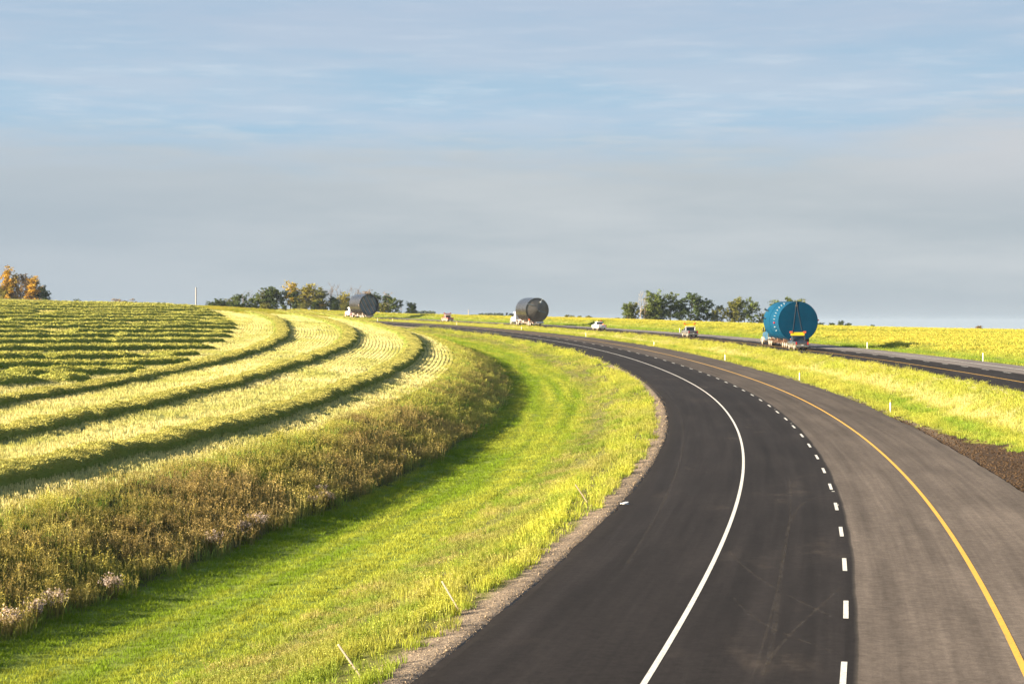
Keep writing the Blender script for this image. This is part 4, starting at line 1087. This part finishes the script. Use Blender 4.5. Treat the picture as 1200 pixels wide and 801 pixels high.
def pickup(px, d, paintm, roofm, label, sign, rackm=None):
    o = vehicle('pickup_truck', px, d, label, 'pickup truck')
    arch = lambda cy, r=.5, zc=.40: [(cy + r*math.cos(a), max(zc + r*math.sin(a), .42)) for a in np.linspace(math.pi, 0, 9)]
    fr = 4.55; rr = 1.2
    m = MB(); prof = [(2.28,.42)] + arch(fr)[0:1] and [(2.28,.42)] + arch(fr) + [(5.35,.45),(5.68,.55),(5.72,.98),(5.55,1.14),(4.0,1.24),(2.28,1.24)]
    m.prism(prof, -.99, .99, .05); body = m.build('body', paintm, o, 35)
    m = MB()
    side = [(.03,.45)] + arch(rr) + [(2.26,.42),(2.26,1.24),(.03,1.24)]
    m.prism(side, -.99, -.87, .02); m.prism(side, .87, .99, .02)
    m.box(-.87, .87, .05, 2.24, .70, .78); m.box(-.87, .87, 2.16, 2.25, .78, 1.24)
    m.build('cargo_bed', paintm, o, 35)
    m = MB(); m.box(-.96, .96, .0, .085, .62, 1.25, bev=.02); tg = m.build('tailgate', paintm, o, 35)
    m = MB(); m.box(-.16, .16, -.012, .001, 1.0, 1.08, bev=.004); m.build('handle', M_BLACK, tg)
    m = MB(); m.box(-.97, .97, 2.30, 4.10, 1.22, 1.90, top=(.16,.16,.12,.70), bev=.05); cab = m.build('cab', roofm, o, 35)
    z0, z1 = 1.24, 1.86
    g = .94
    rear = [(-.95,2.31,z0),(.95,2.31,z0),(.81,2.42,z1),(-.81,2.42,z1)]
    left = [(-.965,4.06,z0),(-.965,2.32,z0),(-.815,2.43,z1),(-.815,3.42,z1)]
    right = [(.965,2.32,z0),(.965,4.06,z0),(.815,3.42,z1),(.815,2.43,z1)]
    front = [(.95,4.07,z0),(-.95,4.07,z0),(-.80,3.42,z1),(.80,3.42,z1)]
    for q, cuts in ((rear, ((.08,.92),)), (left, ((.10,.47),(.52,.92))), (right, ((.08,.48),(.53,.90))), (front, ((.06,.94),))):
        for u0, u1 in cuts:
            m = MB(); panel(m, q, u0, u1, .14, .88, .012); m.build('window', M_GLASS, cab)
    for sx in (-1, 1):
        m = MB(); m.box(sx*.86 - .09, sx*.86 + .09, -.022, .08, .80, 1.2, bev=.01); m.build('tail_light', M_RED, o)
        m = MB(); m.box(sx*1.0, sx*1.24, 3.86, 3.95, 1.22, 1.46, bev=.02) if sx > 0 else m.box(-1.24, -1.0, 3.86, 3.95, 1.22, 1.46, bev=.02); m.build('mirror', M_BLACK, o)
        m = MB(); m.box(sx*.991 - .012, sx*.991 + .012, 2.42, 4.0, .48, .53); m.build('sill_trim', M_BLACK, o)
    m = MB(); m.box(-.97, .97, -.16, -.01, .46, .64, bev=.03); m.build('bumper', M_CHROME, o)
    m = MB(); m.box(-.16, .16, -.175, -.162, .66, .80); m.build('licence_plate', M_WHITE, o)
    m = MB(); m.box(-.85, .85, .1, 5.3, .30, .46); m.build('underbody', M_BLACK, o)
    for cy in (rr, fr):
        for sx in (-1, 1): wheel(o, sx*.97, cy, .40, .27)
    if sign in ('board', 'board_red'):
        mt = M_SIGN if sign == 'board' else paint('pink_white_sign', (.80,.42,.38), .5)
        m = MB(); 
        for sx in (-1, 1):
            m.box(sx*.72-.03, sx*.72+.03, 2.95, 3.0, 1.88, 2.08); m.box(sx*.9-.06, sx*.9+.06, 2.16, 2.28, 1.24, 2.06)
        m.box(-.96, .96, 2.16, 2.26, 2.0, 2.06); m.box(-.8, .8, 2.26, 3.05, 2.03, 2.08); rack = m.build('roof_rack', rackm or M_WHITE, o)
        m = MB(); m.box(-1.02, 1.02, 2.93, 2.99, 2.07, 2.56, bev=.01); sb = m.build('warning_sign', mt, o)
        for sx in (-1, 1):
            m = MB(); m.box(sx*1.02 - .22, sx*1.02 + .22, 2.88, 2.92, 2.44, 2.72, top=(.05,-.03,0,0), bev=.008); m.build('flag', M_FLAG, o)
    if sign == 'beacon':
        m = MB(); m.box(-.6, .6, 2.75, 2.95, 1.90, 1.95, bev=.01); m.build('roof_bar', M_WHITE, o)
        m = MB(); m.tube((-.42,2.85,1.95),(-.42,2.85,2.20), .17, .13, 14); m.build('beacon', M_AMBER, o, 40)
        m = MB(); m.tube((.45,2.6,1.2),(.45,2.55,2.2), .022, .018, 8); fp = m.build('flag_pole', M_BLACK, o)
        m = MB(); m.box(.24, .58, 2.53, 2.57, 2.02, 2.34, top=(.08,-.04,0,0)); m.build('flag', M_FLAG, fp)
        m = MB(); m.box(.35, .62, .6, 1.4, .8, 1.45, bev=.03); m.build('cargo_box', M_FLAG, o)
    return o
M_NAVY = paint('dark_navy_paint', (.022,.035,.055), .3, var=.05, coat=.6, dirt=(.30,.25,.18))
M_SILVER = paint('grey_pickup_paint', (.10,.10,.105), .4, .2, var=.05, coat=.3, dirt=(.19,.16,.12))
M_REDP = paint('faded_red_paint', (.48,.12,.085), .35, var=.06, coat=.4, dirt=(.5,.36,.27))
pickup(940, 20.3, M_NAVY, M_NAVY, 'dark blue pickup with a yellow roof sign following the teal tank', 'board', M_BLACK)
pickup(812.5, 22.4, M_SILVER, M_SILVER, 'grey pickup with a white rack and yellow roof sign, before the clump of trees', 'board')
pickup(706, 22.0, M_WHITE, M_WHITE, 'white pickup with an orange beacon following the grey steel tank', 'beacon')
pickup(528, 22.3, M_REDP, M_REDP, 'faded red pickup with a pale red roof sign following the open tank', 'board_red')

def semi(px, d, cabm, fendm, label_t, label_l, y0, woodm):
    """tractor and low trailer; their common zero is below the rear of the load"""
    o = vehicle('tractor_unit', px, d, label_t, 'truck')
    c = y0
    m = MB(); m.box(-.5, -.32, c-1.0, c+7.0, .75, 1.0); m.box(.32, .5, c-1.0, c+7.0, .75, 1.0); m.box(-.5, .5, c-.6, c+.9, 1.0, 1.12, bev=.02); m.build('chassis', M_BLACK, o)
    m = MB(); m.box(-1.2, 1.2, c+1.9, c+4.4, 1.0, 3.55, top=(.1,.1,.05,.35), bev=.10); cab = m.build('cab', cabm, o, 35)
    m = MB(); m.prism([(c+4.3,.85),(c+7.15,.85),(c+7.3,1.1),(c+7.2,1.85),(c+6.6,2.02),(c+4.3,2.2)], -.85, .85, .08); hood = m.build('hood', cabm, o, 35)
    for sx in (-1, 1):
        fp = [(c+6.1 + .82*math.cos(a), .55 + .72*math.sin(a)) for a in np.linspace(math.pi, 0, 9)] + [(c+6.1 + .66*math.cos(a), .5 + .6*math.sin(a)) for a in np.linspace(0, math.pi, 9)]
        m = MB(); m.prism(fp, min(sx*.8, sx*1.22), max(sx*.8, sx*1.22), .02); m.build('fender', fendm, o, 35)
        m = MB(); fp = [(c+.05 + .72*math.cos(a) + sh, .62 + .66*math.sin(a)) for sh, a in [(-.75, a_) for a_ in np.linspace(math.pi, math.pi/2, 6)] + [(.75, a_) for a_ in np.linspace(math.pi/2, 0, 6)]]
        fp += [(y_, z_ - .05) for y_, z_ in [(c+.05 + .66*math.cos(a) + sh, .62 + .60*math.sin(a)) for sh, a in [(.75, a_) for a_ in np.linspace(0, math.pi/2, 6)] + [(-.75, a_) for a_ in np.linspace(math.pi/2, math.pi, 6)]]]
        m.prism(fp, min(sx*.62, sx*1.25), max(sx*.62, sx*1.25), .01); m.build('mudguard', fendm, o, 35)
        m = MB(); m.tube((sx*1.12, c+1.75, 1.1), (sx*1.12, c+1.75, 4.05), .085, .085, 12); m.tube((sx*1.12, c+1.75, 4.05), (sx*1.12, c+1.62, 4.25), .085, .08, 12); m.build('exhaust_stack', M_CHROME, o, 40)
        m = MB(); m.tube((sx*1.0, c+2.1, .72), (sx*1.0, c+3.7, .72), .33, .33, 16); m.build('fuel_tank', M_CHROME, o, 40)
        m = MB(); m.box(min(sx*1.3, sx*1.5), max(sx*1.3, sx*1.5), c+4.1, c+4.22, 2.15, 2.9, bev=.02); m.tube((sx*1.15, c+4.15, 2.8), (sx*1.4, c+4.15, 2.8), .025, n=8); m.build('mirror', M_BLACK, o)
        q = [(sx*1.205, c+(4.35 if sx < 0 else 2.0), 1.9), (sx*1.205, c+(2.0 if sx < 0 else 4.35), 1.9), (sx*1.12, c+(2.05 if sx < 0 else 4.05), 3.3), (sx*1.12, c+(4.05 if sx < 0 else 2.05), 3.3)]
        m = MB(); panel(m, q, *((.06,.45) if sx < 0 else (.55,.94)), .22, .88, .015); m.build('window', M_GLASS, cab)
        m = MB(); m.box(sx*.75-.14, sx*.75+.14, c-1.03, c-.95, .78, .92, bev=.01); m.build('tail_light', M_RED, o)
    m = MB(); panel(m, [(1.18,c+4.40,2.0),(-1.18,c+4.40,2.0),(-1.1,c+4.1,3.4),(1.1,c+4.1,3.4)], .06, .94, .2, .85, .02); m.build('windscreen', M_GLASS, cab)
    m = MB(); panel(m, [(-1.15,c+1.905,1.9),(1.15,c+1.905,1.9),(1.1,c+1.94,3.4),(-1.1,c+1.94,3.4)], .3, .7, .2, .6, .015); m.build('rear_window', M_GLASS, cab)
    m = MB(); m.tube((-.55,c+2.6,3.55),(-.55,c+2.6,3.8), .14, .11, 12); m.build('beacon', M_AMBER, o, 40)
    for sx in (-1, 1):
        wheel(o, sx*1.18, c+6.1, .52, .30)
        for ya in (c-.68, c+.78): wheel(o, sx*1.22, ya, .52, .28, dual=True)
    t = vehicle('low_trailer', px, d, label_l, 'trailer', 'low trailers under the tanks')
    m = MB()
    for sx in (-1, 1): m.box(sx*.95-.12, sx*.95+.12, -.4, c-2.6, .55, .88, bev=.02)
    for y_ in np.arange(-.35, c-2.7, 1.4): m.box(-1.45, 1.45, y_, y_+.16, .60, .80)
    m.build('deck', woodm, t)
    m = MB(); m.prism([(c-2.75,.55),(c-1.9,1.22),(c+1.0,1.22),(c+1.0,1.46),(c-2.1,1.46),(c-3.1,.88),(c-3.1,.55)], -.62, .62, .02); m.build('gooseneck', woodm, t)
    m = MB(); m.box(-1.5, 1.5, -.62, -.42, .52, .92, bev=.02); rb = m.build('rear_beam', woodm, t)
    for sx in (-1, 1):
        m = MB(); m.box(sx*1.25-.14, sx*1.25+.14, -.66, -.615, .62, .80, bev=.01); m.build('tail_light', M_RED, rb)
        for ya in (1.6, 2.9, 4.2): wheel(t, sx*1.48, ya, .42, .26, dual=True)
    for ya in (1.0, 5.4, c-4.2):
        for sx in (-1, 1):
            m = MB(); m.prism([(ya,.85),(ya+.3,.85),(ya+.3,1.75),(ya,1.75)], min(sx*1.05, sx*2.0), max(sx*1.05, sx*2.0), .01)
            # slope the saddle's top to meet the tank
            for v in m.bm.verts:
                if v.co.z > 1.2: v.co.z = .98 + max(0, abs(v.co.x) - 1.0) * .42
            m.build('cradle', woodm, t)
    return o, t
M_WOOD = paint('dunnage_and_primer', (.17,.095,.06), .8, var=.3)
M_TANW = paint('dusty_trailer', (.46,.38,.32), .75, var=.25)
M_BLUECAB = paint('blue_cab_paint', (.012,.075,.14), .35, var=.05, coat=.3, dirt=(.5,.42,.33))
M_FBEIGE = paint('dusty_white', (.42,.35,.28), .5, var=.1)
M_FRED = paint('faded_red_fender', (.50,.18,.14), .45, var=.1)
T1 = (935.2, 22.6); T2 = (629.5, 22.6); T3 = (432.5, 22.6)
semi(*T1, M_BLUECAB, M_FBEIGE, 'blue semi tractor with pale wheels hauling the teal tank', 'low orange brown trailer carrying the teal tank', 14.0, M_WOOD)
semi(*T2, M_WHITE, M_FBEIGE, 'white semi tractor hauling the closed grey steel tank', 'low dusty trailer carrying the closed grey steel tank', 13.6, M_TANW)
semi(*T3, M_WHITE, M_FRED, 'white semi tractor with a red fender hauling the open grey tank', 'low dusty trailer carrying the open grey tank', 13.0, M_TANW)

def steel(name, col, metal, rough, scale=.35, streak=.12, spec=.5):
    m, t = new_mat(name); tc = t.n('ShaderNodeTexCoord')
    n = t.noise(tc.outputs['Object'], scale, 5, .6); n2 = t.noise(tc.outputs['Object'], 6, 3)
    c = t.mix(1.0, rgb(col), t.rng(n, .3, .7, 1-streak, 1+streak), 'MULTIPLY')
    bp = t.n('ShaderNodeBump', ins={'Strength': .25, 'Distance': .05, 'Height': n})
    b = t.n('ShaderNodeBsdfPrincipled', ins={'Base Color': c, 'Roughness': t.rng(n2, .3, .7, rough-.06, rough+.06), 'Metallic': metal, 'Specular IOR Level': spec, 'Normal': bp.outputs[0]})
    t.out(b.outputs[0]); return m
M_TEAL = steel('teal_tank_paint', (.0005,.044,.092), 0.0, .5, spec=.12)
M_STEEL = steel('grey_steel', (.17,.155,.14), .9, .26, streak=.15)
M_STEELD = steel('dull_grey_steel', (.145,.128,.108), .55, .5, streak=.25)
M_DARKSTEEL = steel('dark_baffle_steel', (.15,.18,.20), .4, .5, streak=.2)
M_RUST = steel('rusty_steel_edge', (.50,.37,.27), .2, .7, streak=.3)
M_LUG = paint('white_lug', (.42,.45,.46), .5)
M_CABLE = paint('dark_sling', (.028,.03,.035), .8)
def ring_mesh(Rr, y0, y1, zc, thick, n=72, seams=()):
    """hollow shell along y: outer wall, lip and inner wall"""
    V = []; 
    ys = [(Rr, y1), (Rr, y0), (Rr - thick, y0), (Rr - thick, y1 - .2)]
    out = [(Rr, y1)]
    for sy in sorted(seams, reverse=True): out += [(Rr, sy+.06), (Rr+.035, sy+.05), (Rr+.035, sy-.05), (Rr, sy-.06)]
    out += [(Rr, y0+.09), (Rr+.04, y0+.08), (Rr+.04, y0), (Rr-thick, y0), (Rr-thick, y1-.2)]
    a = np.linspace(0, 2*math.pi, n, endpoint=False)
    V = np.stack([np.stack([r_*np.cos(a), np.full(n, y_), zc + r_*np.sin(a)], 1) for r_, y_ in out], 0)
    q = grid_faces(len(out), n, True)
    me = np_mesh('shell', V.reshape(-1,3), q.ravel(), np.full(len(q), 4)); me.shade_smooth(); me.set_sharp_from_angle(angle=math.radians(30)); return me
def disc(Rr, y, zc, bulge, n=72, rings=6, cone=False, sectors=None):
    k = sectors or n; a = np.linspace(0, 2*math.pi, k, endpoint=False); V = []
    for i in range(rings + 1):
        t = 1 - i / rings if i < rings else .01
        yy = y - bulge * ((1 - t) if cone else (1 - t*t))
        V.append(np.stack([Rr*t*np.cos(a), np.full(k, yy), zc + Rr*t*np.sin(a)], 1))
    q = grid_faces(rings+1, k, True)
    me = np_mesh('end_plate', np.concatenate(V), q.ravel(), np.full(len(q), 4)); 
    if not sectors: me.shade_smooth()
    return me
def fix_normals(o):
    bm = bmesh.new(); bm.from_mesh(o.data); bmesh.ops.recalc_face_normals(bm, faces=bm.faces); bm.to_mesh(o.data); bm.free(); return o
# teal tank
o = vehicle('storage_tank', *T1, 'big teal painted cylindrical tank on the nearest low trailer', 'tank', 'tanks hauled along the far road')
Rr = 3.06; zc = .98 + Rr; Lt = 10.6
fix_normals(link('shell', ring_mesh(Rr, 0, Lt, zc, .12, seams=(2.6, 6.2)), M_TEAL, o)); 
fix_normals(link('end_plate', disc(Rr - .03, -.02, zc, .03), M_TEAL, o)); fix_normals(link('end_plate', disc(Rr - .05, Lt - .1, zc, -.25), M_TEAL, o))
for a in (120, 129, 138, 147, 156, 165, 174, 196, 207):
    c, s_ = math.cos(math.radians(a)), math.sin(math.radians(a))
    m = MB(); m.box(-.075, .075, 2.4, 2.6, 0, .17, bev=.02); m.tube((0,2.5,.17),(0,2.5,.26), .05, n=8); b_ = m.build('lifting_lug', M_LUG, o)
    b_.location = (Rr*c, 0, zc + Rr*s_); b_.rotation_euler = (0, math.pi/2 - math.radians(a), 0)
for a, ya in ((184, 2.5), (4, .2)):
    c, s_ = math.cos(math.radians(a)), math.sin(math.radians(a))
    m = MB(); m.box(-.12, .12, -.13, .13, 0, .24, bev=.03); b_ = m.build('marker_lamp', M_RED, o); b_.location = (Rr*c, ya, zc + Rr*s_); b_.rotation_euler = (0, math.pi/2 - math.radians(a), 0)
for a, ya in ((150, 9.0), (172, 9.2)):
    c, s_ = math.cos(math.radians(a)), math.sin(math.radians(a))
    m = MB(); m.tube((0,0,-.1),(0,0,.75), .13, n=12); m.tube((0,0,.68),(0,0,.78), .22, n=12); b_ = m.build('nozzle', M_DARKSTEEL, o, 40); b_.location = (Rr*c, ya, zc + Rr*s_); b_.rotation_euler = (0, math.pi/2 - math.radians(a), 0)
m = MB(); m.box(-.42, -.12, -.075, -.02, zc+2.3, zc+2.6, bev=.01); m.tube((-.27,-.05,zc+2.6),(-.27,-.05,zc+3.05), .05, n=8); br = m.build('sling_bracket', M_STEELD, o)
for xb, zb in ((-.98, zc-2.72), (.78, zc-2.3)):
    m = MB(); m.tube((-.27 + (.07 if xb > 0 else -.07),-.045,zc+2.4), (xb,-.045,zb), .03, n=8); m.build('sling', M_CABLE, o)
m = MB(); m.box(-1.25, -.72, -.30, -.12, zc-3.0, zc-2.62, bev=.03); m.build('marker_flag', M_FLAG, o)
# closed grey tank
o = vehicle('storage_tank', *T2, 'closed grey steel tank with a conical end on the low trailer behind the white tractor', 'tank', 'tanks hauled along the far road')
Rr = 3.2; zc = .95 + Rr; Lt = 9.0
fix_normals(link('shell', ring_mesh(Rr, 0, Lt, zc, .1, seams=(3.0, 6.0)), M_STEEL, o))
me = disc(Rr - .08, .06, zc, .75, cone=True, sectors=12, rings=2); fix_normals(link('cone_end', me, M_STEELD, o)); fix_normals(link('end_plate', disc(Rr-.05, Lt-.1, zc, -.2), M_STEEL, o))
for (xa, za, xb, zb, w_) in ((-2.72, 1.65, -.9, 1.15, .12), (.35, -.25, 2.35, -.78, .14), (.6, 1.7, 1.5, 1.75, .07)):
    ya = .06 - .75 * (1 - math.hypot(xa, za)/Rr); yb = .06 - .75 * (1 - math.hypot(xb, zb)/Rr)
    m = MB(); m.tube((xa, ya-.1, zc+za), (xb, yb-.1, zc+zb), w_, n=8); m.build('stiffener', M_DARKSTEEL, o)
m = MB(); m.tube((.85,-.2,zc+2.15),(.85,-.75,zc+2.15), .18, n=12); m.tube((.85,-.70,zc+2.15),(.85,-.78,zc+2.15), .26, n=12); m.build('nozzle', M_LUG, o, 40)
m = MB(); m.tube((1.0,-.3,zc+2.2),(1.25,-.4,zc+2.95), .04, n=8); m.build('pipe', M_LUG, o)
m = MB(); m.box(-2.2,-1.6,.2,.5, zc-2.75, zc-2.2, bev=.03); m.build('marker_flag', M_FLAG, o)
m = MB(); m.box(-.5, 1.6, -.72, -.64, .55, 1.05, bev=.02); m.build('warning_board', M_WHITE, o)
# open grey tank with inner baffles
o = vehicle('storage_tank', *T3, 'open grey tank with slanting corrugated baffles inside, on the farthest low trailer', 'tank', 'tanks hauled along the far road')
Rr = 3.6; zc = .95 + Rr; Lt = 9.6
fix_normals(link('shell', ring_mesh(Rr, 0, Lt, zc, .1, seams=(4.8,)), M_STEEL, o)); fix_normals(link('end_plate', disc(Rr-.05, Lt-.1, zc, -.2), M_STEEL, o)); fix_normals(link('back_plate', disc(Rr-.13, 1.3, zc, .02), M_DARKSTEEL, o))
th = math.radians(-62)
for k, off in enumerate((-2.65, -1.35, -.05, 1.25, 2.45)):
    hw = .62; hl = math.sqrt(max((Rr-.15)**2 - (abs(off)+hw*.55)**2, .2)); 
    if k == 4: hl *= .75
    n = 10; V = []
    for e in (-hl, hl):
        for j in range(n + 1):
            a = math.pi * j / n; v = off + hw * math.cos(a); y_ = .85 - .55 * math.sin(a)
            V.append((e*math.cos(th) - v*math.sin(th), y_, zc + e*math.sin(th) + v*math.cos(th)))
    q = grid_faces(2, n + 1)
    f = [list(x) for x in q] + [list(range(n+1))[::-1], list(range(n+1, 2*n+2))]
    me = np_mesh('baffle', np.array(V), [i for x in f for i in x], [len(x) for x in f]); b_ = fix_normals(link('baffle', me, M_DARKSTEEL, o)); 
    v = off - hw
    m = MB(); m.tube((-hl*math.cos(th) - v*math.sin(th), .55, zc - hl*math.sin(th) + v*math.cos(th)), (hl*math.cos(th) - v*math.sin(th), .55, zc + hl*math.sin(th) + v*math.cos(th)), .13, n=8); m.build('baffle_edge', M_RUST, b_)

# ------------------------------------------------------------------ sky, sun, air, camera
SUN_EL = math.radians(17.0); SUN_DIR = Vector((-1.0, -.26, 0)).normalized() * math.cos(SUN_EL) + Vector((0, 0, math.sin(SUN_EL)))   # towards the sun
w = bpy.data.worlds.new('World'); SC.world = w; w.use_nodes = True
t = NT(w.node_tree)
sky = t.n('ShaderNodeTexSky', sky_type='NISHITA', sun_disc=False, sun_elevation=SUN_EL, sun_rotation=math.atan2(SUN_DIR.x, SUN_DIR.y), altitude=600, air_density=1.0, dust_density=1.5, ozone_density=1.5)
SKY_K = .052
tc = t.n('ShaderNodeTexCoord'); dirv = tc.outputs['Generated']
sp = t.n('ShaderNodeSeparateXYZ', ins={0: dirv})
hor = t.m('SQRT', t.m('ADD', t.m('MULTIPLY', sp.outputs[0], sp.outputs[0]), t.m('MULTIPLY', sp.outputs[1], sp.outputs[1])))
el = t.m('MULTIPLY', t.m('ARCTAN2', sp.outputs[2], hor), 180/math.pi)
az = t.m('MULTIPLY', t.m('ARCTAN2', sp.outputs[0], sp.outputs[1]), 180/math.pi)
uv = vec(t, az, t.m('MULTIPLY', el, 5.5))
cirr = t.noise(vec(t, az, t.m('MULTIPLY', el, 7.5)), .10, 9, .60)
cirr2 = t.noise(vec(t, t.m('ADD', az, 31.0), t.m('MULTIPLY', el, 9.0)), .26, 9, .62)
big = t.noise(vec(t, t.m('ADD', az, 77.0), t.m('MULTIPLY', el, 2.0)), .055, 4, .5)
fogn = t.noise(vec(t, az, t.m('MULTIPLY', el, 6.0)), .07, 8, .56)
K = .123
def S(r_, g_, b_):
    f = lambda v: ((v/255 + .055)/1.055)**2.4
    return (f(r_)*K*2, f(g_)*K*2, f(b_)*K*2, 1)
blue = S(158, 188, 210); pale = S(176, 194, 211); white = S(200, 212, 222)
upper = t.mix(t.rng(cirr, .32, .62), blue, pale)
upper = t.mix(t.m('MULTIPLY', t.rng(cirr2, .46, .78), .6), upper, white)
upper = t.mix(t.m('MULTIPLY', t.rng(el, 6.8, 10.0), .55), upper, S(166, 182, 203))
fog = t.mix(t.rng(fogn, .32, .68), S(169, 180, 187), S(188, 195, 199))
fog = t.mix(t.m('MULTIPLY', t.rng(el, 3.0, 5.0), .45), fog, S(185, 192, 196))
fog = t.mix(t.m('MULTIPLY', t.rng(el, 1.8, .3), .55), fog, S(174, 184, 190))
fog = t.mix(t.m('MULTIPLY', t.rng(az, 0, -17), .5), fog, S(164, 178, 190))
fog = t.mix(t.m('MULTIPLY', t.m('MULTIPLY', t.rng(az, 8, 16), t.rng(el, 2.5, 5.5)), .5), fog, S(196, 198, 203))
topedge = t.m('ADD', 5.35, t.m('MULTIPLY', t.m('SUBTRACT', big, .5), 2.6))
topedge = t.m('ADD', topedge, t.m('MULTIPLY', t.m('SUBTRACT', cirr2, .5), 2.0))
topedge = t.m('ADD', topedge, t.rng(az, 9.5, 16.5, 0, .75))
fm = t.rng(t.m('SUBTRACT', el, topedge), -1.0, 1.2, 1, 0)
vis = t.mix(fm, upper, fog)
# overhead the cloud thins and the blue sky shows through it
nis = t.n('ShaderNodeVectorMath', operation='SCALE', ins={0: sky.outputs[0], 3: SKY_K}).outputs[0]
over = t.mix(t.rng(cirr, .42, .66, .0, .30), nis, S(175, 188, 205))
col = t.mix(t.rng(el, 11, 24), vis, over)
bg = t.n('ShaderNodeBackground', ins={'Color': col, 'Strength': 1.0})
wo = t.n('ShaderNodeOutputWorld'); w.node_tree.links.new(bg.outputs[0], wo.inputs['Surface'])

hz = MB(); hz.box(-9800, 8200, -8700, 9200, -56, 17); M_HAZE, t = new_mat('pale_air')
o_ = t.n('ShaderNodeOutputMaterial'); pv = t.n('ShaderNodeVolumePrincipled', ins={'Color': (.68,.82,1.0,1), 'Density': .00004, 'Anisotropy': .2}); t.nt.links.new(pv.outputs[0], o_.inputs['Volume'])
tag(hz.build('haze', M_HAZE), 'thin morning haze over the fields', 'haze', None, 'stuff')

ld = bpy.data.lights.new('sun', 'SUN'); ld.energy = 5.0; ld.angle = math.radians(.5); ld.color = (1.0, .86, .64)
lo = bpy.data.objects.new('sun', ld); COL.objects.link(lo); lo.rotation_euler = SUN_DIR.to_track_quat('Z', 'Y').to_euler(); lo.location = SUN_DIR * 200

cd = bpy.data.cameras.new('camera'); cam = bpy.data.objects.new('camera', cd); COL.objects.link(cam)
cam.location = (0, 0, 0); cam.rotation_euler = (math.pi/2, 0, 0)
cd.sensor_width = 36; cd.lens = 36 * F / 1200; cd.shift_y = -(400.5 - H0) / 1200; cd.clip_start = .5; cd.clip_end = 30000
SC.camera = cam
vs = SC.view_settings; vs.view_transform = 'Standard'; vs.look = 'None'; vs.gamma = 1.0; vs.use_curve_mapping = False
vs.exposure = 2.22
SC.cycles.max_bounces = 6; SC.cycles.transparent_max_bounces = 8
